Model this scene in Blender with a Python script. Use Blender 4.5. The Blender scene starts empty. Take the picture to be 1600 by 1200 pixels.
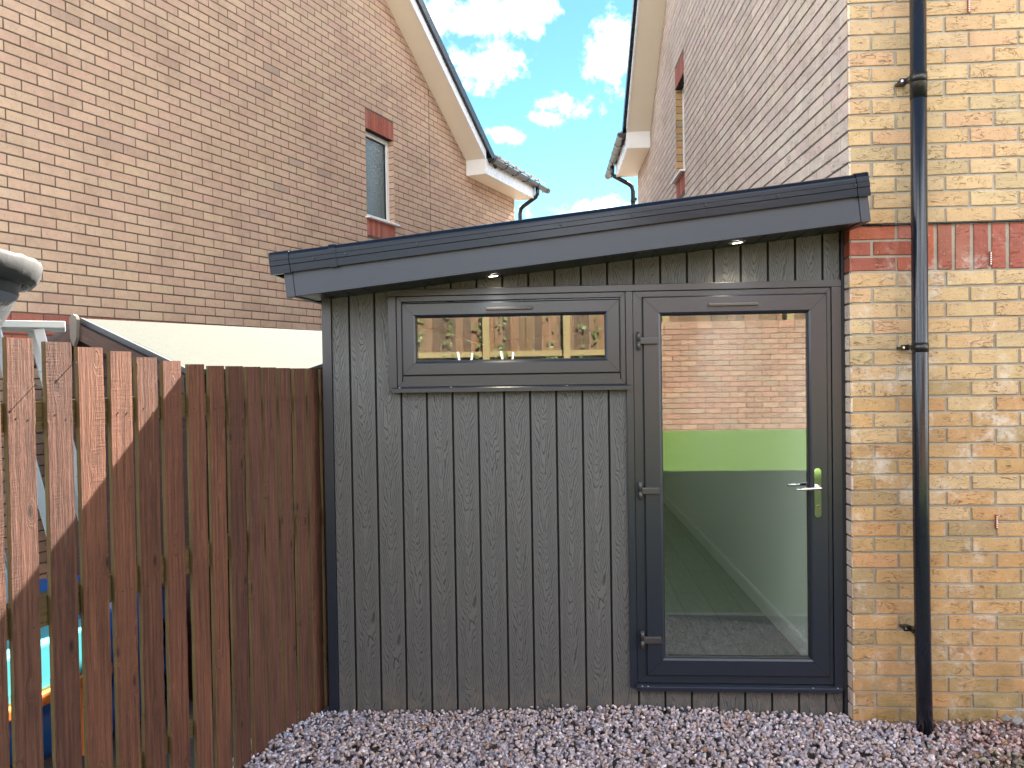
import bpy, bmesh, math, random
import numpy as np
from mathutils import Vector, Matrix
random.seed(7); rng = np.random.default_rng(7)
R = math.radians
scn = bpy.context.scene
COL = scn.collection

# ------------------------------------------------------------------ camera
CAM_H = 1.65; FPX = 1200.0
yaw, pit, rol = R(3.75), R(1.0), R(0.9)
fw = Vector((-math.sin(yaw)*math.cos(pit), math.cos(yaw)*math.cos(pit), -math.sin(pit)))
rt0 = Vector((math.cos(yaw), math.sin(yaw), 0)); up0 = rt0.cross(fw)
rt = rt0*math.cos(rol) - up0*math.sin(rol); up = rt0*math.sin(rol) + up0*math.cos(rol)
cd = bpy.data.cameras.new("camera"); cam = bpy.data.objects.new("camera", cd); COL.objects.link(cam)
cd.sensor_width = 36; cd.lens = 27.0; cd.clip_start = 0.05; cd.clip_end = 3000
cam.matrix_world = Matrix(((rt.x, up.x, -fw.x, 0), (rt.y, up.y, -fw.y, 0), (rt.z, up.z, -fw.z, CAM_H), (0, 0, 0, 1)))
scn.camera = cam
EYE = Vector((0, 0, CAM_H))
def ray(x, y): return fw + rt*((x-800)/FPX) - up*((y-600)/FPX)
def onY(x, y, Y): r = ray(x, y); return EYE + r*(Y/r.y)
def onZ(x, y, Z): r = ray(x, y); return EYE + r*((Z-CAM_H)/r.z)
def onP(x, y, p, n): r = ray(x, y); return EYE + r*((p-EYE).dot(n)/r.dot(n))

# ------------------------------------------------------------------ light
SUN_AZ, SUN_EL = 23.0, 41.4          # degrees right of +Y, height
SUN_STR, SKY_STR, EXPO = 5.0, 0.05, 3.24
sd = bpy.data.lights.new("sun", "SUN"); sun = bpy.data.objects.new("sun", sd); COL.objects.link(sun)
sd.energy = SUN_STR; sd.angle = R(0.5); sd.color = (1.0, 0.93, 0.82)
sv = Vector((math.sin(R(SUN_AZ))*math.cos(R(SUN_EL)), math.cos(R(SUN_AZ))*math.cos(R(SUN_EL)), math.sin(R(SUN_EL))))
sun.rotation_euler = (-sv).to_track_quat('-Z', 'Y').to_euler(); sun.location = sv*30
vs = scn.view_settings
vs.view_transform = 'Standard'; vs.look = 'None'; vs.gamma = 1; vs.exposure = EXPO; vs.use_curve_mapping = False
scn.render.engine = 'CYCLES'
scn.cycles.max_bounces = 10; scn.cycles.diffuse_bounces = 6; scn.cycles.glossy_bounces = 5
scn.cycles.transparent_max_bounces = 12; scn.cycles.caustics_reflective = False; scn.cycles.caustics_refractive = False
scn.cycles.use_denoising = True; scn.cycles.sample_clamp_indirect = 8

# ------------------------------------------------------------------ node helpers
class G:
    """Tiny node-graph writer: values are sockets or numbers."""
    def __init__(s, nt): s.nt = nt
    def n(s, t, **kw):
        nd = s.nt.nodes.new(t)
        for k, v in kw.items(): setattr(nd, k, v)
        return nd
    def put(s, sock, v):
        if v is None: return
        if isinstance(v, bpy.types.NodeSocket): s.nt.links.new(v, sock)
        else:
            if sock.type == 'RGBA' and not hasattr(v, '__len__'): v = (v, v, v, 1)
            elif sock.type == 'RGBA' and len(v) == 3: v = (*v, 1)
            sock.default_value = v
    def m(s, op, a, b=None, c=None, clamp=False):
        nd = s.n('ShaderNodeMath', operation=op); nd.use_clamp = clamp
        for i, v in enumerate((a, b, c)):
            if v is not None: s.put(nd.inputs[i], v)
        return nd.outputs[0]
    def mix(s, f, a, b, mode='MIX'):
        nd = s.n('ShaderNodeMix', data_type='RGBA', blend_type=mode); nd.clamp_factor = True
        s.put(nd.inputs[0], f); s.put(nd.inputs[6], a); s.put(nd.inputs[7], b); return nd.outputs[2]
    def noise(s, vec, scale, detail=3, rough=.55, dist=0.0, col=False):
        nd = s.n('ShaderNodeTexNoise'); s.put(nd.inputs['Vector'], vec)
        nd.inputs['Scale'].default_value = scale; nd.inputs['Detail'].default_value = detail
        nd.inputs['Roughness'].default_value = rough; nd.inputs['Distortion'].default_value = dist
        return nd.outputs['Color' if col else 'Fac']
    def voro(s, vec, scale, feat='F1', out='Distance'):
        nd = s.n('ShaderNodeTexVoronoi', feature=feat); s.put(nd.inputs['Vector'], vec); nd.inputs['Scale'].default_value = scale
        return nd.outputs[out]
    def ramp(s, f, pts, interp='LINEAR'):
        nd = s.n('ShaderNodeValToRGB'); r = nd.color_ramp; r.interpolation = interp
        while len(r.elements) < len(pts): r.elements.new(0.5)
        for e, (p, c) in zip(r.elements, pts):
            e.position = p; e.color = (c, c, c, 1) if not hasattr(c, '__len__') else (*c[:3], 1)
        s.put(nd.inputs[0], f); return nd.outputs[0]
    def step(s, f, a, b):
        nd = s.n('ShaderNodeMapRange', interpolation_type='SMOOTHSTEP'); s.put(nd.inputs[0], f)
        nd.inputs[1].default_value = a; nd.inputs[2].default_value = b; return nd.outputs[0]
    def sep(s, v):
        nd = s.n('ShaderNodeSeparateXYZ'); s.put(nd.inputs[0], v); return nd.outputs
    def comb(s, x, y, z):
        nd = s.n('ShaderNodeCombineXYZ')
        for i, v in enumerate((x, y, z)): s.put(nd.inputs[i], v)
        return nd.outputs[0]
    def scale(s, v, k):
        nd = s.n('ShaderNodeVectorMath', operation='MULTIPLY'); s.put(nd.inputs[0], v); nd.inputs[1].default_value = k; return nd.outputs[0]
    def obj(s): return s.n('ShaderNodeTexCoord').outputs['Object']
    def uv(s): return s.n('ShaderNodeTexCoord').outputs['UV']
    def attr(s, name): return s.n('ShaderNodeAttribute', attribute_name=name).outputs['Color']
    def bump(s, h, strength=.5, dist=.01, nrm=None):
        nd = s.n('ShaderNodeBump'); s.put(nd.inputs['Height'], h); nd.inputs['Strength'].default_value = strength
        nd.inputs['Distance'].default_value = dist
        if nrm is not None: s.put(nd.inputs['Normal'], nrm)
        return nd.outputs[0]

def material(name):
    m = bpy.data.materials.new(name); m.use_nodes = True; nt = m.node_tree
    bs = nt.nodes['Principled BSDF']; return m, G(nt), bs
def plain(name, col, rough=.5, metal=0.0, spec=.5, var=.12, vs_=6.0, bump=0.0, bs_=60.0):
    m, g, b = material(name); o = g.obj()
    n1 = g.noise(o, vs_, 4, .6); f = g.m('MULTIPLY_ADD', n1, 2*var, 1-var)
    c = g.mix(1.0, (*col, 1), g.comb(f, f, f), 'MULTIPLY')
    g.put(b.inputs['Base Color'], c); b.inputs['Metallic'].default_value = metal
    b.inputs['Specular IOR Level'].default_value = spec
    g.put(b.inputs['Roughness'], g.m('MULTIPLY_ADD', g.noise(o, vs_*3, 3), .15, rough-.075))
    if bump: g.put(b.inputs['Normal'], g.bump(g.noise(o, bs_, 4, .65), bump, .004))
    return m

# ------------------------------------------------------------------ mesh helpers
class MB:
    def __init__(s): s.v = []; s.f = []; s.mi = []; s.col = []; s.uv = []; s.smooth = []
    def face(s, pts, mi=0, col=(1, 1, 1), uv=None, smooth=False):
        i = len(s.v); s.v += [tuple(p) for p in pts]; n = len(pts); s.f.append(tuple(range(i, i+n)))
        s.mi.append(mi); s.col.append(col); s.uv.append(uv or [(0, 0)]*n); s.smooth.append(smooth)
    def frame_box(s, O, ex, ey, ez, x0, x1, y0, y1, z0, z1, mi=0, col=(1, 1, 1), bev=0.0):
        """box in a local frame, optional chamfer of all edges"""
        P = lambda x, y, z: O + ex*x + ey*y + ez*z
        if bev <= 0:
            c = [P(x, y, z) for z in (z0, z1) for y in (y0, y1) for x in (x0, x1)]
            for q in ((0, 2, 3, 1), (4, 5, 7, 6), (0, 1, 5, 4), (2, 6, 7, 3), (0, 4, 6, 2), (1, 3, 7, 5)):
                s.face([c[i] for i in q], mi, col)
            return
        bm = bmesh.new(); bmesh.ops.create_cube(bm, size=1)
        for v in bm.verts:
            v.co = Vector((x0+(v.co.x+.5)*(x1-x0), y0+(v.co.y+.5)*(y1-y0), z0+(v.co.z+.5)*(z1-z0)))
        bmesh.ops.bevel(bm, geom=bm.edges[:], offset=bev, segments=2, profile=.6, affect='EDGES')
        for f in bm.faces: s.face([P(*v.co) for v in f.verts], mi, col)
        bm.free()
    def box(s, x0, x1, y0, y1, z0, z1, mi=0, col=(1, 1, 1), bev=0.0):
        s.frame_box(Vector((0, 0, 0)), Vector((1, 0, 0)), Vector((0, 1, 0)), Vector((0, 0, 1)), x0, x1, y0, y1, z0, z1, mi, col, bev)
    def prism(s, poly, O, ea, eb, en, n0, n1, mi=0, col=(1, 1, 1), caps=True, smooth=False):
        """polygon (a,b) extruded along en from n0 to n1"""
        A = [O+ea*a+eb*b+en*n0 for a, b in poly]; B = [O+ea*a+eb*b+en*n1 for a, b in poly]
        n = len(poly)
        for i in range(n): s.face([A[i], A[(i+1) % n], B[(i+1) % n], B[i]], mi, col, smooth=smooth)
        if caps: s.face(A[::-1], mi, col); s.face(B, mi, col)
    def tube(s, path, r, seg=16, mi=0, caps=True, arc=(0, 2*math.pi), up=Vector((0, 0, 1)), r_list=None):
        path = [Vector(p) for p in path]; rings = []
        for i, p in enumerate(path):
            a = path[max(i-1, 0)]; b = path[min(i+1, len(path)-1)]; t = (b-a).normalized()
            if 0 < i < len(path)-1:
                t = ((path[i]-a).normalized()+(b-path[i]).normalized()).normalized()
                sc = 1/max(.35, t.dot((b-path[i]).normalized()))
            else: sc = 1
            u = up if abs(t.dot(up)) < .9 else Vector((0, 1, 0))
            x = t.cross(u).normalized(); y = x.cross(t).normalized(); rr = r_list[i] if r_list else r
            full = abs(arc[1]-arc[0]-2*math.pi) < 1e-6; k = seg if full else seg+1
            rings.append([p+x*math.cos(arc[0]+(arc[1]-arc[0])*j/seg)*rr+y*math.sin(arc[0]+(arc[1]-arc[0])*j/seg)*rr for j in range(k)])
        k = len(rings[0]); full = k == seg
        for a, b in zip(rings, rings[1:]):
            for j in range(k if full else k-1):
                s.face([a[j], a[(j+1) % k], b[(j+1) % k], b[j]], mi, smooth=True)
        if caps and full: s.face(rings[0][::-1], mi); s.face(rings[-1], mi)
    def ring(s, x0, z0, x1, z1, prof, mi=0):
        """mitred rectangular frame in an XZ plane; prof = [(inset, y), ...]"""
        rs = [[(x0+i, y, z0+i), (x1-i, y, z0+i), (x1-i, y, z1-i), (x0+i, y, z1-i)] for i, y in prof]
        for a, b in zip(rs, rs[1:]):
            for k in range(4): s.face([a[k], a[(k+1) % 4], b[(k+1) % 4], b[k]], mi)
    def build(s, name, mats, parent=None, merge=True, recalc=True):
        me = bpy.data.meshes.new(name); me.from_pydata(s.v, [], s.f)
        if not isinstance(mats, (list, tuple)): mats = [mats]
        for m in mats: me.materials.append(m)
        me.polygons.foreach_set('material_index', s.mi); me.polygons.foreach_set('use_smooth', s.smooth)
        ul = me.uv_layers.new(name='UVMap'); ul.data.foreach_set('uv', [c for f in s.uv for p in f for c in p])
        ca = me.color_attributes.new('tone', 'FLOAT_COLOR', 'CORNER')
        ca.data.foreach_set('color', [c for f, cl in zip(s.f, s.col) for _ in f for c in (*cl, 1.0)])
        if merge:
            bm = bmesh.new(); bm.from_mesh(me); bmesh.ops.remove_doubles(bm, verts=bm.verts[:], dist=2e-5)
            if recalc: bmesh.ops.recalc_face_normals(bm, faces=bm.faces[:])
            bm.to_mesh(me); bm.free()
        me.update()
        return link(name, me, parent)
def link(name, data, parent=None):
    o = bpy.data.objects.new(name, data); COL.objects.link(o)
    if parent is not None:
        o.parent = parent
        if parent.type == 'EMPTY': o.matrix_parent_inverse = Matrix.Translation(parent.location).inverted()
    return o
def tag(o, label=None, cat=None, group=None, kind=None):
    if label: o['label'] = label
    if cat: o['category'] = cat
    if group: o['group'] = group
    if kind: o['kind'] = kind
    return o
def thing(name, loc, label, cat, group=None):
    return tag(link_empty(name, loc), label, cat, group)
def link_empty(name, loc, parent=None):
    o = bpy.data.objects.new(name, None); o.location = loc; o.empty_display_size = .1; COL.objects.link(o); return o
X, Y, Z = Vector((1, 0, 0)), Vector((0, 1, 0)), Vector((0, 0, 1)); ZERO = Vector((0, 0, 0))

# ------------------------------------------------------------------ world: sky with small clouds
w = bpy.data.worlds.new("World"); scn.world = w; w.use_nodes = True
g = G(w.node_tree); bg = w.node_tree.nodes['Background']
sky = g.n('ShaderNodeTexSky', sky_type='NISHITA'); sky.sun_disc = False
sky.sun_elevation = R(SUN_EL); sky.sun_rotation = R(SUN_AZ); sky.air_density = 1.0; sky.dust_density = 0.0; sky.ozone_density = 3.0; SKYV = .48
dirv = g.n('ShaderNodeTexCoord').outputs['Generated']
nz = g.noise(dirv, 21.0, 8, .62); nz2 = g.noise(dirv, 70.0, 5, .6)
wob = g.m('ADD', g.m('MULTIPLY', g.m('SUBTRACT', nz, .5), 4.6), g.m('MULTIPLY', g.m('SUBTRACT', nz2, .5), 2.0))
acc = None
for (x, y, rx, ry) in ((740, 18, 95, 34), (815, 14, 55, 24), (768, 98, 42, 30), (712, 95, 38, 26), (838, 50, 14, 10), (955, 80, 42, 40),
                       (892, 165, 30, 14), (850, 186, 22, 9), (797, 209, 30, 11), (950, 335, 90, 16), (560, -60, 160, 60), (1150, -120, 200, 60)):
    d = ray(x, y).normalized(); ex = rt; ey = d.cross(ex).normalized()
    def dot(v):
        nd = g.n('ShaderNodeVectorMath', operation='DOT_PRODUCT'); g.put(nd.inputs[0], dirv); nd.inputs[1].default_value = v; return nd.outputs['Value']
    L = ray(x, y).length
    a = g.m('MULTIPLY', g.m('SUBTRACT', dot(ex), d.dot(ex)), FPX*L/rx*.92); b = g.m('MULTIPLY', g.m('SUBTRACT', dot(ey), d.dot(ey)), FPX*L/ry*.92)
    q = g.m('SUBTRACT', 1.15, g.m('SQRT', g.m('ADD', g.m('MULTIPLY', a, a), g.m('MULTIPLY', b, b))))
    q = g.m('MAXIMUM', q, -1.2)
    acc = q if acc is None else g.m('MAXIMUM', acc, q)
rest = g.m('SUBTRACT', g.m('MULTIPLY', g.noise(dirv, 3.2, 5, .55), 3.0), 1.0)     # unseen cloud bank behind the camera, added as fill light
back_fill = g.m('MULTIPLY', g.step(g.sep(dirv)[1], .45, .2), g.step(g.sep(dirv)[2], .86, .62)); acc2 = g.m('MAXIMUM', acc, g.m('SUBTRACT', g.m('MULTIPLY', g.m('ADD', rest, 1.3), back_fill), 1.3))
cl = g.step(g.m('ADD', acc2, wob), -.25, 1.7)
skyc = g.n('ShaderNodeHueSaturation'); skyc.inputs['Saturation'].default_value = 1.12; skyc.inputs['Hue'].default_value = .478; skyc.inputs['Value'].default_value = SKYV; g.put(skyc.inputs['Color'], sky.outputs[0])
CLOUD = g.m('MULTIPLY_ADD', back_fill, 11.5, 9.0)  # cloud brightness, raised behind the camera to fill the shaded fronts
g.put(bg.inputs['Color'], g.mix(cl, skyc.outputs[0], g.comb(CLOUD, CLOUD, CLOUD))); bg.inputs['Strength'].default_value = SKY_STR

# ------------------------------------------------------------------ materials
def brick_mat(name, crease=.0, speck=.5, stain=.0, rough=.85, zfade=False):
    m, g, b = material(name); o = g.obj(); c = g.attr('tone')
    n1 = g.noise(o, 22, 5, .65); f = g.m('MULTIPLY_ADD', n1, .4, .80)
    c = g.mix(1.0, c, g.comb(f, f, f), 'MULTIPLY')
    n2 = g.noise(o, 2.2, 4, .6); c = g.mix(g.m('MULTIPLY', g.step(n2, .48, .7), .28), c, (.30, .20, .14))
    sp = g.step(g.noise(o, 130, 2, .5), .63, .70); c = g.mix(g.m('MULTIPLY', sp, speck), c, (.10, .055, .035))
    sl = g.step(g.noise(o, 75, 3, .5), .62, .72); c = g.mix(g.m('MULTIPLY', sl, .30), c, (.62, .50, .38))
    h = g.m('MULTIPLY', n1, .4)
    if crease:
        oo = g.scale(o, (1, 1, 3.4))
        wv = g.noise(oo, 9.5, 3, .5, 1.2)
        ln = g.m('ABSOLUTE', g.m('SUBTRACT', g.m('FRACT', g.m('MULTIPLY', wv, 5.0)), .5))
        msk = g.step(g.noise(o, 13, 2), .44, .6)
        cr = g.m('MULTIPLY', g.step(ln, .085, .015), msk)
        c = g.mix(g.m('MULTIPLY', cr, crease*.75), c, (.16, .075, .035)); h = g.m('SUBTRACT', h, g.m('MULTIPLY', cr, 1.0))
        h = g.m('ADD', h, g.m('MULTIPLY', g.noise(oo, 30, 3), .7))
    if stain:
        st = g.m('MULTIPLY', g.step(g.noise(o, 5.2, 6, .68), .50, .70), g.step(g.noise(o, 40, 3), .33, .58))
        z = g.sep(o)[2]; st = g.m('MULTIPLY', st, g.step(z, 2.35, 2.0))
        c = g.mix(g.m('MULTIPLY', st, stain), c, (.66, .58, .53))
        low = g.m('MULTIPLY', g.step(z, .42, -.05), g.step(g.noise(o, 6, 4), .35, .62)); c = g.mix(g.m('MULTIPLY', low, .6), c, (.16, .14, .05))
    g.put(b.inputs['Base Color'], c); b.inputs['Roughness'].default_value = rough; b.inputs['Specular IOR Level'].default_value = .3
    g.put(b.inputs['Normal'], g.bump(h, .75, .0035)); return m
def mortar_mat(name, col, stain=0.0):
    m, g, b = material(name); o = g.obj(); n = g.noise(o, 18, 5, .7); f = g.m('MULTIPLY_ADD', n, .7, .65)
    c = g.mix(1.0, (*col, 1), g.comb(f, f, f), 'MULTIPLY')
    c = g.mix(g.m('MULTIPLY', g.step(g.noise(o, 1.6, 4, .6), .45, .65), .45), c, tuple(k*.62 for k in col))
    if stain: c = g.mix(g.m('MULTIPLY', g.step(g.noise(o, 5.2, 6, .68), .52, .7), stain), c, (.62, .57, .54))
    g.put(b.inputs['Base Color'], c); b.inputs['Roughness'].default_value = .95
    g.put(b.inputs['Normal'], g.bump(g.noise(o, 160, 3, .7), .6, .003)); return m
M = {}
M['brick_l'] = brick_mat('peach_brick', crease=0, speck=.55)
M['brick_r'] = brick_mat('buff_rustic_brick', crease=1.0, speck=.6, stain=.75)
M['brick_s'] = brick_mat('buff_rustic_brick_gable', crease=1.0, speck=.4)
M['mort_l'] = mortar_mat('brown_mortar', (.125, .090, .072)); M['mort_r'] = mortar_mat('grey_mortar', (.36, .32, .27), .5)
M['mort_s'] = mortar_mat('grey_mortar_gable', (.125, .108, .097))
M['upvc_w'] = plain('white_plastic', (.82, .80, .77), .35, var=.05)
M['pipe'] = plain('navy_black_pipe', (.010, .012, .020), .17, var=.2, vs_=5)
M['cream'] = plain('cream_soffit', (.88, .79, .65), .5, var=.05, vs_=2)
M['fascia_w'] = plain('white_fascia', (.86, .86, .87), .28, var=.04)
M['black_pl'] = plain('black_plastic', (.012, .012, .014), .28, var=.3, vs_=8)
M['tile'] = plain('grey_roof_tile', (.34, .33, .335), .8, var=.25, vs_=9, bump=.4)
M['dark'] = plain('dark_void', (.01, .01, .01), .9)
M['frost'] = None
# composite cladding with embossed cathedral grain (uv: u across the board from its middle, v along it, metres)
m, g, b = material('composite_cladding'); uv = g.sep(g.uv()); u0, v = uv[0], uv[1]
per = g.m('FLOOR', g.m('DIVIDE', v, 40.0))
nv = g.comb(g.m('MULTIPLY', u0, 7.0), g.m('MULTIPLY', v, 1.7), 0.0)
du = g.m('MULTIPLY', g.m('SUBTRACT', g.noise(g.comb(0.0, g.m('MULTIPLY', v, 2.2), 0.0), 1.0, 2), .5), .035)
u = g.m('ADD', u0, du); au = g.m('ABSOLUTE', u)
para = g.m('MULTIPLY', g.m('POWER', au, 1.22), 185.0)
wrp = g.m('MULTIPLY', g.m('SUBTRACT', g.noise(nv, 2.4, 3, .55), .5), 6.5)
wr2 = g.m('MULTIPLY', g.m('SUBTRACT', g.noise(g.comb(g.m('MULTIPLY', u0, 50.0), g.m('MULTIPLY', v, 9.0), 0.0), 1.0, 2, .5), .5), 1.0)
f = g.m('ADD', g.m('SUBTRACT', g.m('MULTIPLY', v, 19.0), para), g.m('ADD', wrp, wr2))
dst = g.m('ABSOLUTE', g.m('SUBTRACT', g.m('FRACT', f), .5))
dp_ = g.m('MULTIPLY', g.m('POWER', au, .22), 225.0); grd = g.m('SQRT', g.m('ADD', g.m('MULTIPLY', dp_, dp_), 1300.0))
wd = g.m('MINIMUM', g.m('MULTIPLY', grd, .0020), .32)
ln = g.m('SUBTRACT', 1.0, g.m('DIVIDE', dst, wd), clamp=True); ln = g.step(ln, .0, .75)
fade = g.m('MULTIPLY_ADD', g.step(au, .062, .028), .62, .38)
ln = g.m('MULTIPLY', ln, fade)
fib = g.noise(g.comb(g.m('MULTIPLY', u0, 380.0), g.m('MULTIPLY', v, 9.0), 0.0), 1.0, 3, .6)
base = g.mix(fib, (.076, .079, .087), (.122, .125, .134))
base = g.mix(g.m('MULTIPLY', g.noise(g.comb(g.m('MULTIPLY', u0, 4.0), g.m('MULTIPLY', v, .9), 0.0), 1.0, 3), .35), base, (.14, .132, .118))
base = g.mix(g.m('MULTIPLY', ln, .66), base, (.020, .020, .024))
oz = g.obj(); dirt = g.m('MULTIPLY', g.step(g.sep(oz)[2], .16, -.06), g.step(g.noise(oz, 16, 5, .7), .38, .66))
base = g.mix(g.m('MULTIPLY', dirt, .55), base, (.17, .145, .125))
g.put(b.inputs['Base Color'], base); b.inputs['Roughness'].default_value = .62; b.inputs['Specular IOR Level'].default_value = .35
g.put(b.inputs['Normal'], g.bump(g.m('ADD', g.m('MULTIPLY', ln, -1.0), g.m('MULTIPLY', fib, .25)), .8, .0016)); M['clad'] = m
# foiled anthracite frames
m, g, b = material('anthracite_foil'); o = g.obj()
fb = g.noise(g.scale(o, (40, 40, 40)), 9, 4, .7); g.put(b.inputs['Base Color'], g.mix(fb, (.008, .013, .027), (.013, .019, .034)))
b.inputs['Roughness'].default_value = .33; b.inputs['Specular IOR Level'].default_value = .75
g.put(b.inputs['Normal'], g.bump(fb, .12, .001)); M['frame'] = m
M['gasket'] = plain('black_gasket', (.006, .006, .008), .5)
m, g, b = material('roof_trim_plastic'); o = g.obj()
st = g.noise(g.scale(o, (1.2, 1, 22)), 3.0, 5, .65)
g.put(b.inputs['Base Color'], g.mix(st, (.003, .006, .016), (.009, .012, .020)))
g.put(b.inputs['Roughness'], g.m('MULTIPLY_ADD', st, .22, .08)); b.inputs['Specular IOR Level'].default_value = .6
g.put(b.inputs['Normal'], g.bump(g.noise(g.scale(o, (.9, 1, 6)), 4, 3), .08, .004)); b.inputs['Specular IOR Level'].default_value = .24; M['trim'] = m
m, g, b = material('fascia_board'); o = g.obj()
fb = g.noise(g.scale(o, (4, 30, 60)), 6, 4, .7); g.put(b.inputs['Base Color'], g.mix(fb, (.016, .022, .039), (.025, .032, .051)))
b.inputs['Roughness'].default_value = .42; g.put(b.inputs['Normal'], g.bump(fb, .15, .001)); M['fascia'] = m
M['soffit_d'] = plain('dark_soffit', (.022, .025, .034), .35, var=.1)
M['chrome'] = plain('polished_chrome', (.82, .83, .84), .07, metal=1.0, var=.02)
M['brass'] = plain('lock_brass', (.72, .62, .40), .2, metal=1.0, var=.02)
M['hinge'] = plain('grey_hinge', (.045, .044, .047), .35, var=.05)
m, g, b = material('glazing'); nt = m.node_tree
tr = g.n('ShaderNodeBsdfTransparent'); tr.inputs[0].default_value = (.93, .97, .95, 1)
gl = g.n('ShaderNodeBsdfGlossy'); gl.inputs['Roughness'].default_value = .004; gl.inputs[0].default_value = (1, 1, 1, 1)
o = g.obj(); g.put(gl.inputs['Normal'], g.bump(g.noise(o, 1.3, 0), .12, .004))
bf = g.n('ShaderNodeNewGeometry').outputs['Backfacing']; front = g.m('SUBTRACT', 1.0, bf)
fr = g.n('ShaderNodeFresnel'); g.put(fr.inputs[0], g.m('MULTIPLY_ADD', bf, 1/1.5-1.5, 1.5))
fac = g.m('ADD', fr.outputs[0], g.m('MULTIPLY', front, .125), clamp=True)
mx = g.n('ShaderNodeMixShader'); g.put(mx.inputs[0], fac); nt.links.new(tr.outputs[0], mx.inputs[1]); nt.links.new(gl.outputs[0], mx.inputs[2])
nt.links.new(mx.outputs[0], nt.nodes['Material Output'].inputs[0]); M['glass'] = m
m, g, b = material('frosted_glass'); o = g.obj(); b.inputs['Base Color'].default_value = (.10, .14, .15, 1); b.inputs['Roughness'].default_value = .12
b.inputs['Specular IOR Level'].default_value = .8
g.put(b.inputs['Normal'], g.bump(g.voro(o, 55), .5, .006)); M['frost'] = m
M['plaster'] = plain('white_plaster', (.84, .84, .81), .8, var=.03, vs_=2)
m, g, b = material('grey_laminate'); o = g.obj()
n = g.noise(g.scale(o, (14, 1.6, 1)), 3, 5, .65); c = g.mix(n, (.22, .21, .19), (.42, .40, .37))
bt = g.n('ShaderNodeTexBrick'); g.put(bt.inputs['Vector'], g.comb(g.sep(o)[1], g.sep(o)[0], 0.0)); bt.inputs['Scale'].default_value = 1
bt.inputs['Brick Width'].default_value = 1.2; bt.inputs['Row Height'].default_value = .19; bt.inputs['Mortar Size'].default_value = .002
bt.inputs['Color1'].default_value = (1, 1, 1, 1); bt.inputs['Color2'].default_value = (.72, .72, .72, 1); bt.inputs['Mortar'].default_value = (.35, .35, .35, 1)
g.put(b.inputs['Base Color'], g.mix(1.0, c, bt.outputs[0], 'MULTIPLY')); b.inputs['Roughness'].default_value = .4; M['lam'] = m
# stained fence timber (uv: u across, v along, metres)
def wood(name, ca, cb, cknot, rough=.8, sawn=1.0, relief=.0022):
    m, g, b = material(name); uv = g.sep(g.uv()); u, v = uv[0], uv[1]
    kn = g.voro(g.comb(g.m('MULTIPLY', u, 11.0), g.m('MULTIPLY', v, 4.2), 0.0), 1.0)
    bend = g.m('MULTIPLY', g.step(kn, .28, .0), .9)
    gr = g.noise(g.comb(g.m('ADD', g.m('MULTIPLY', u, 85.0), g.m('MULTIPLY', bend, 7.0)), g.m('MULTIPLY', v, 2.6), 0.0), 1.0, 5, .62)
    fine = g.noise(g.comb(g.m('MULTIPLY', u, 420.0), g.m('MULTIPLY', v, 14.0), 0.0), 1.0, 3, .6)
    saw = g.noise(g.comb(g.m('MULTIPLY', u, 9.0), g.m('MULTIPLY', v, 150.0), 0.0), 1.0, 2, .5)
    c = g.mix(g.ramp(gr, ((.28, 0.0), (.72, 1.0))), ca, cb)
    c = g.mix(g.m('MULTIPLY', g.step(fine, .52, .75), .35), c, tuple(k*1.9 for k in cb))
    c = g.mix(g.m('MULTIPLY', g.step(kn, .13, .03), .85), c, cknot)
    big = g.noise(g.comb(g.m('MULTIPLY', u, 5.0), g.m('MULTIPLY', v, 1.3), 0.0), 1.0, 4, .6)
    c = g.mix(g.m('MULTIPLY', g.step(big, .5, .75), .35), c, tuple(k*.45 for k in ca))
    pale = g.m('MULTIPLY', g.step(g.noise(g.comb(g.m('MULTIPLY', u, 40.0), g.m('MULTIPLY', v, 3.2), 7.0), 1.0, 4, .7), .62, .75), .45)
    c = g.mix(pale, c, (.30, .19, .15))
    tone = g.attr('tone'); c = g.mix(1.0, c, tone, 'MULTIPLY')
    g.put(b.inputs['Base Color'], c); b.inputs['Roughness'].default_value = rough; b.inputs['Specular IOR Level'].default_value = .3
    h = g.m('ADD', g.m('ADD', g.m('MULTIPLY', gr, 1.0), g.m('MULTIPLY', fine, .55)), g.m('MULTIPLY', g.m('MULTIPLY', saw, g.step(big, .35, .65)), .42*sawn))
    g.put(b.inputs['Normal'], g.bump(h, 1.0, relief)); return m
M['fence'] = wood('red_brown_fence_stain', (.050, .023, .018), (.190, .084, .053), (.022, .011, .009), relief=.0060)
M['fence_edge'] = wood('bare_weathered_edge', (.055, .038, .016), (.135, .092, .034), (.05, .04, .02))
M['shed_wood'] = wood('dark_brown_shed_timber', (.035, .022, .020), (.07, .045, .038), (.015, .01, .01))
M['post_wood'] = wood('new_yellow_timber', (.20, .155, .07), (.29, .225, .115), (.12, .07, .03))
m, g, b = material('gravel_stone'); o = g.obj(); c = g.attr('tone'); n = g.noise(o, 90, 4, .65); f = g.m('MULTIPLY_ADD', n, .7, .65)
g.put(b.inputs['Base Color'], g.mix(1.0, c, g.comb(f, f, f), 'MULTIPLY')); b.inputs['Roughness'].default_value = .8; b.inputs['Specular IOR Level'].default_value = .35
g.put(b.inputs['Normal'], g.bump(g.noise(o, 220, 3), .5, .002)); M['stone'] = m

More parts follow.
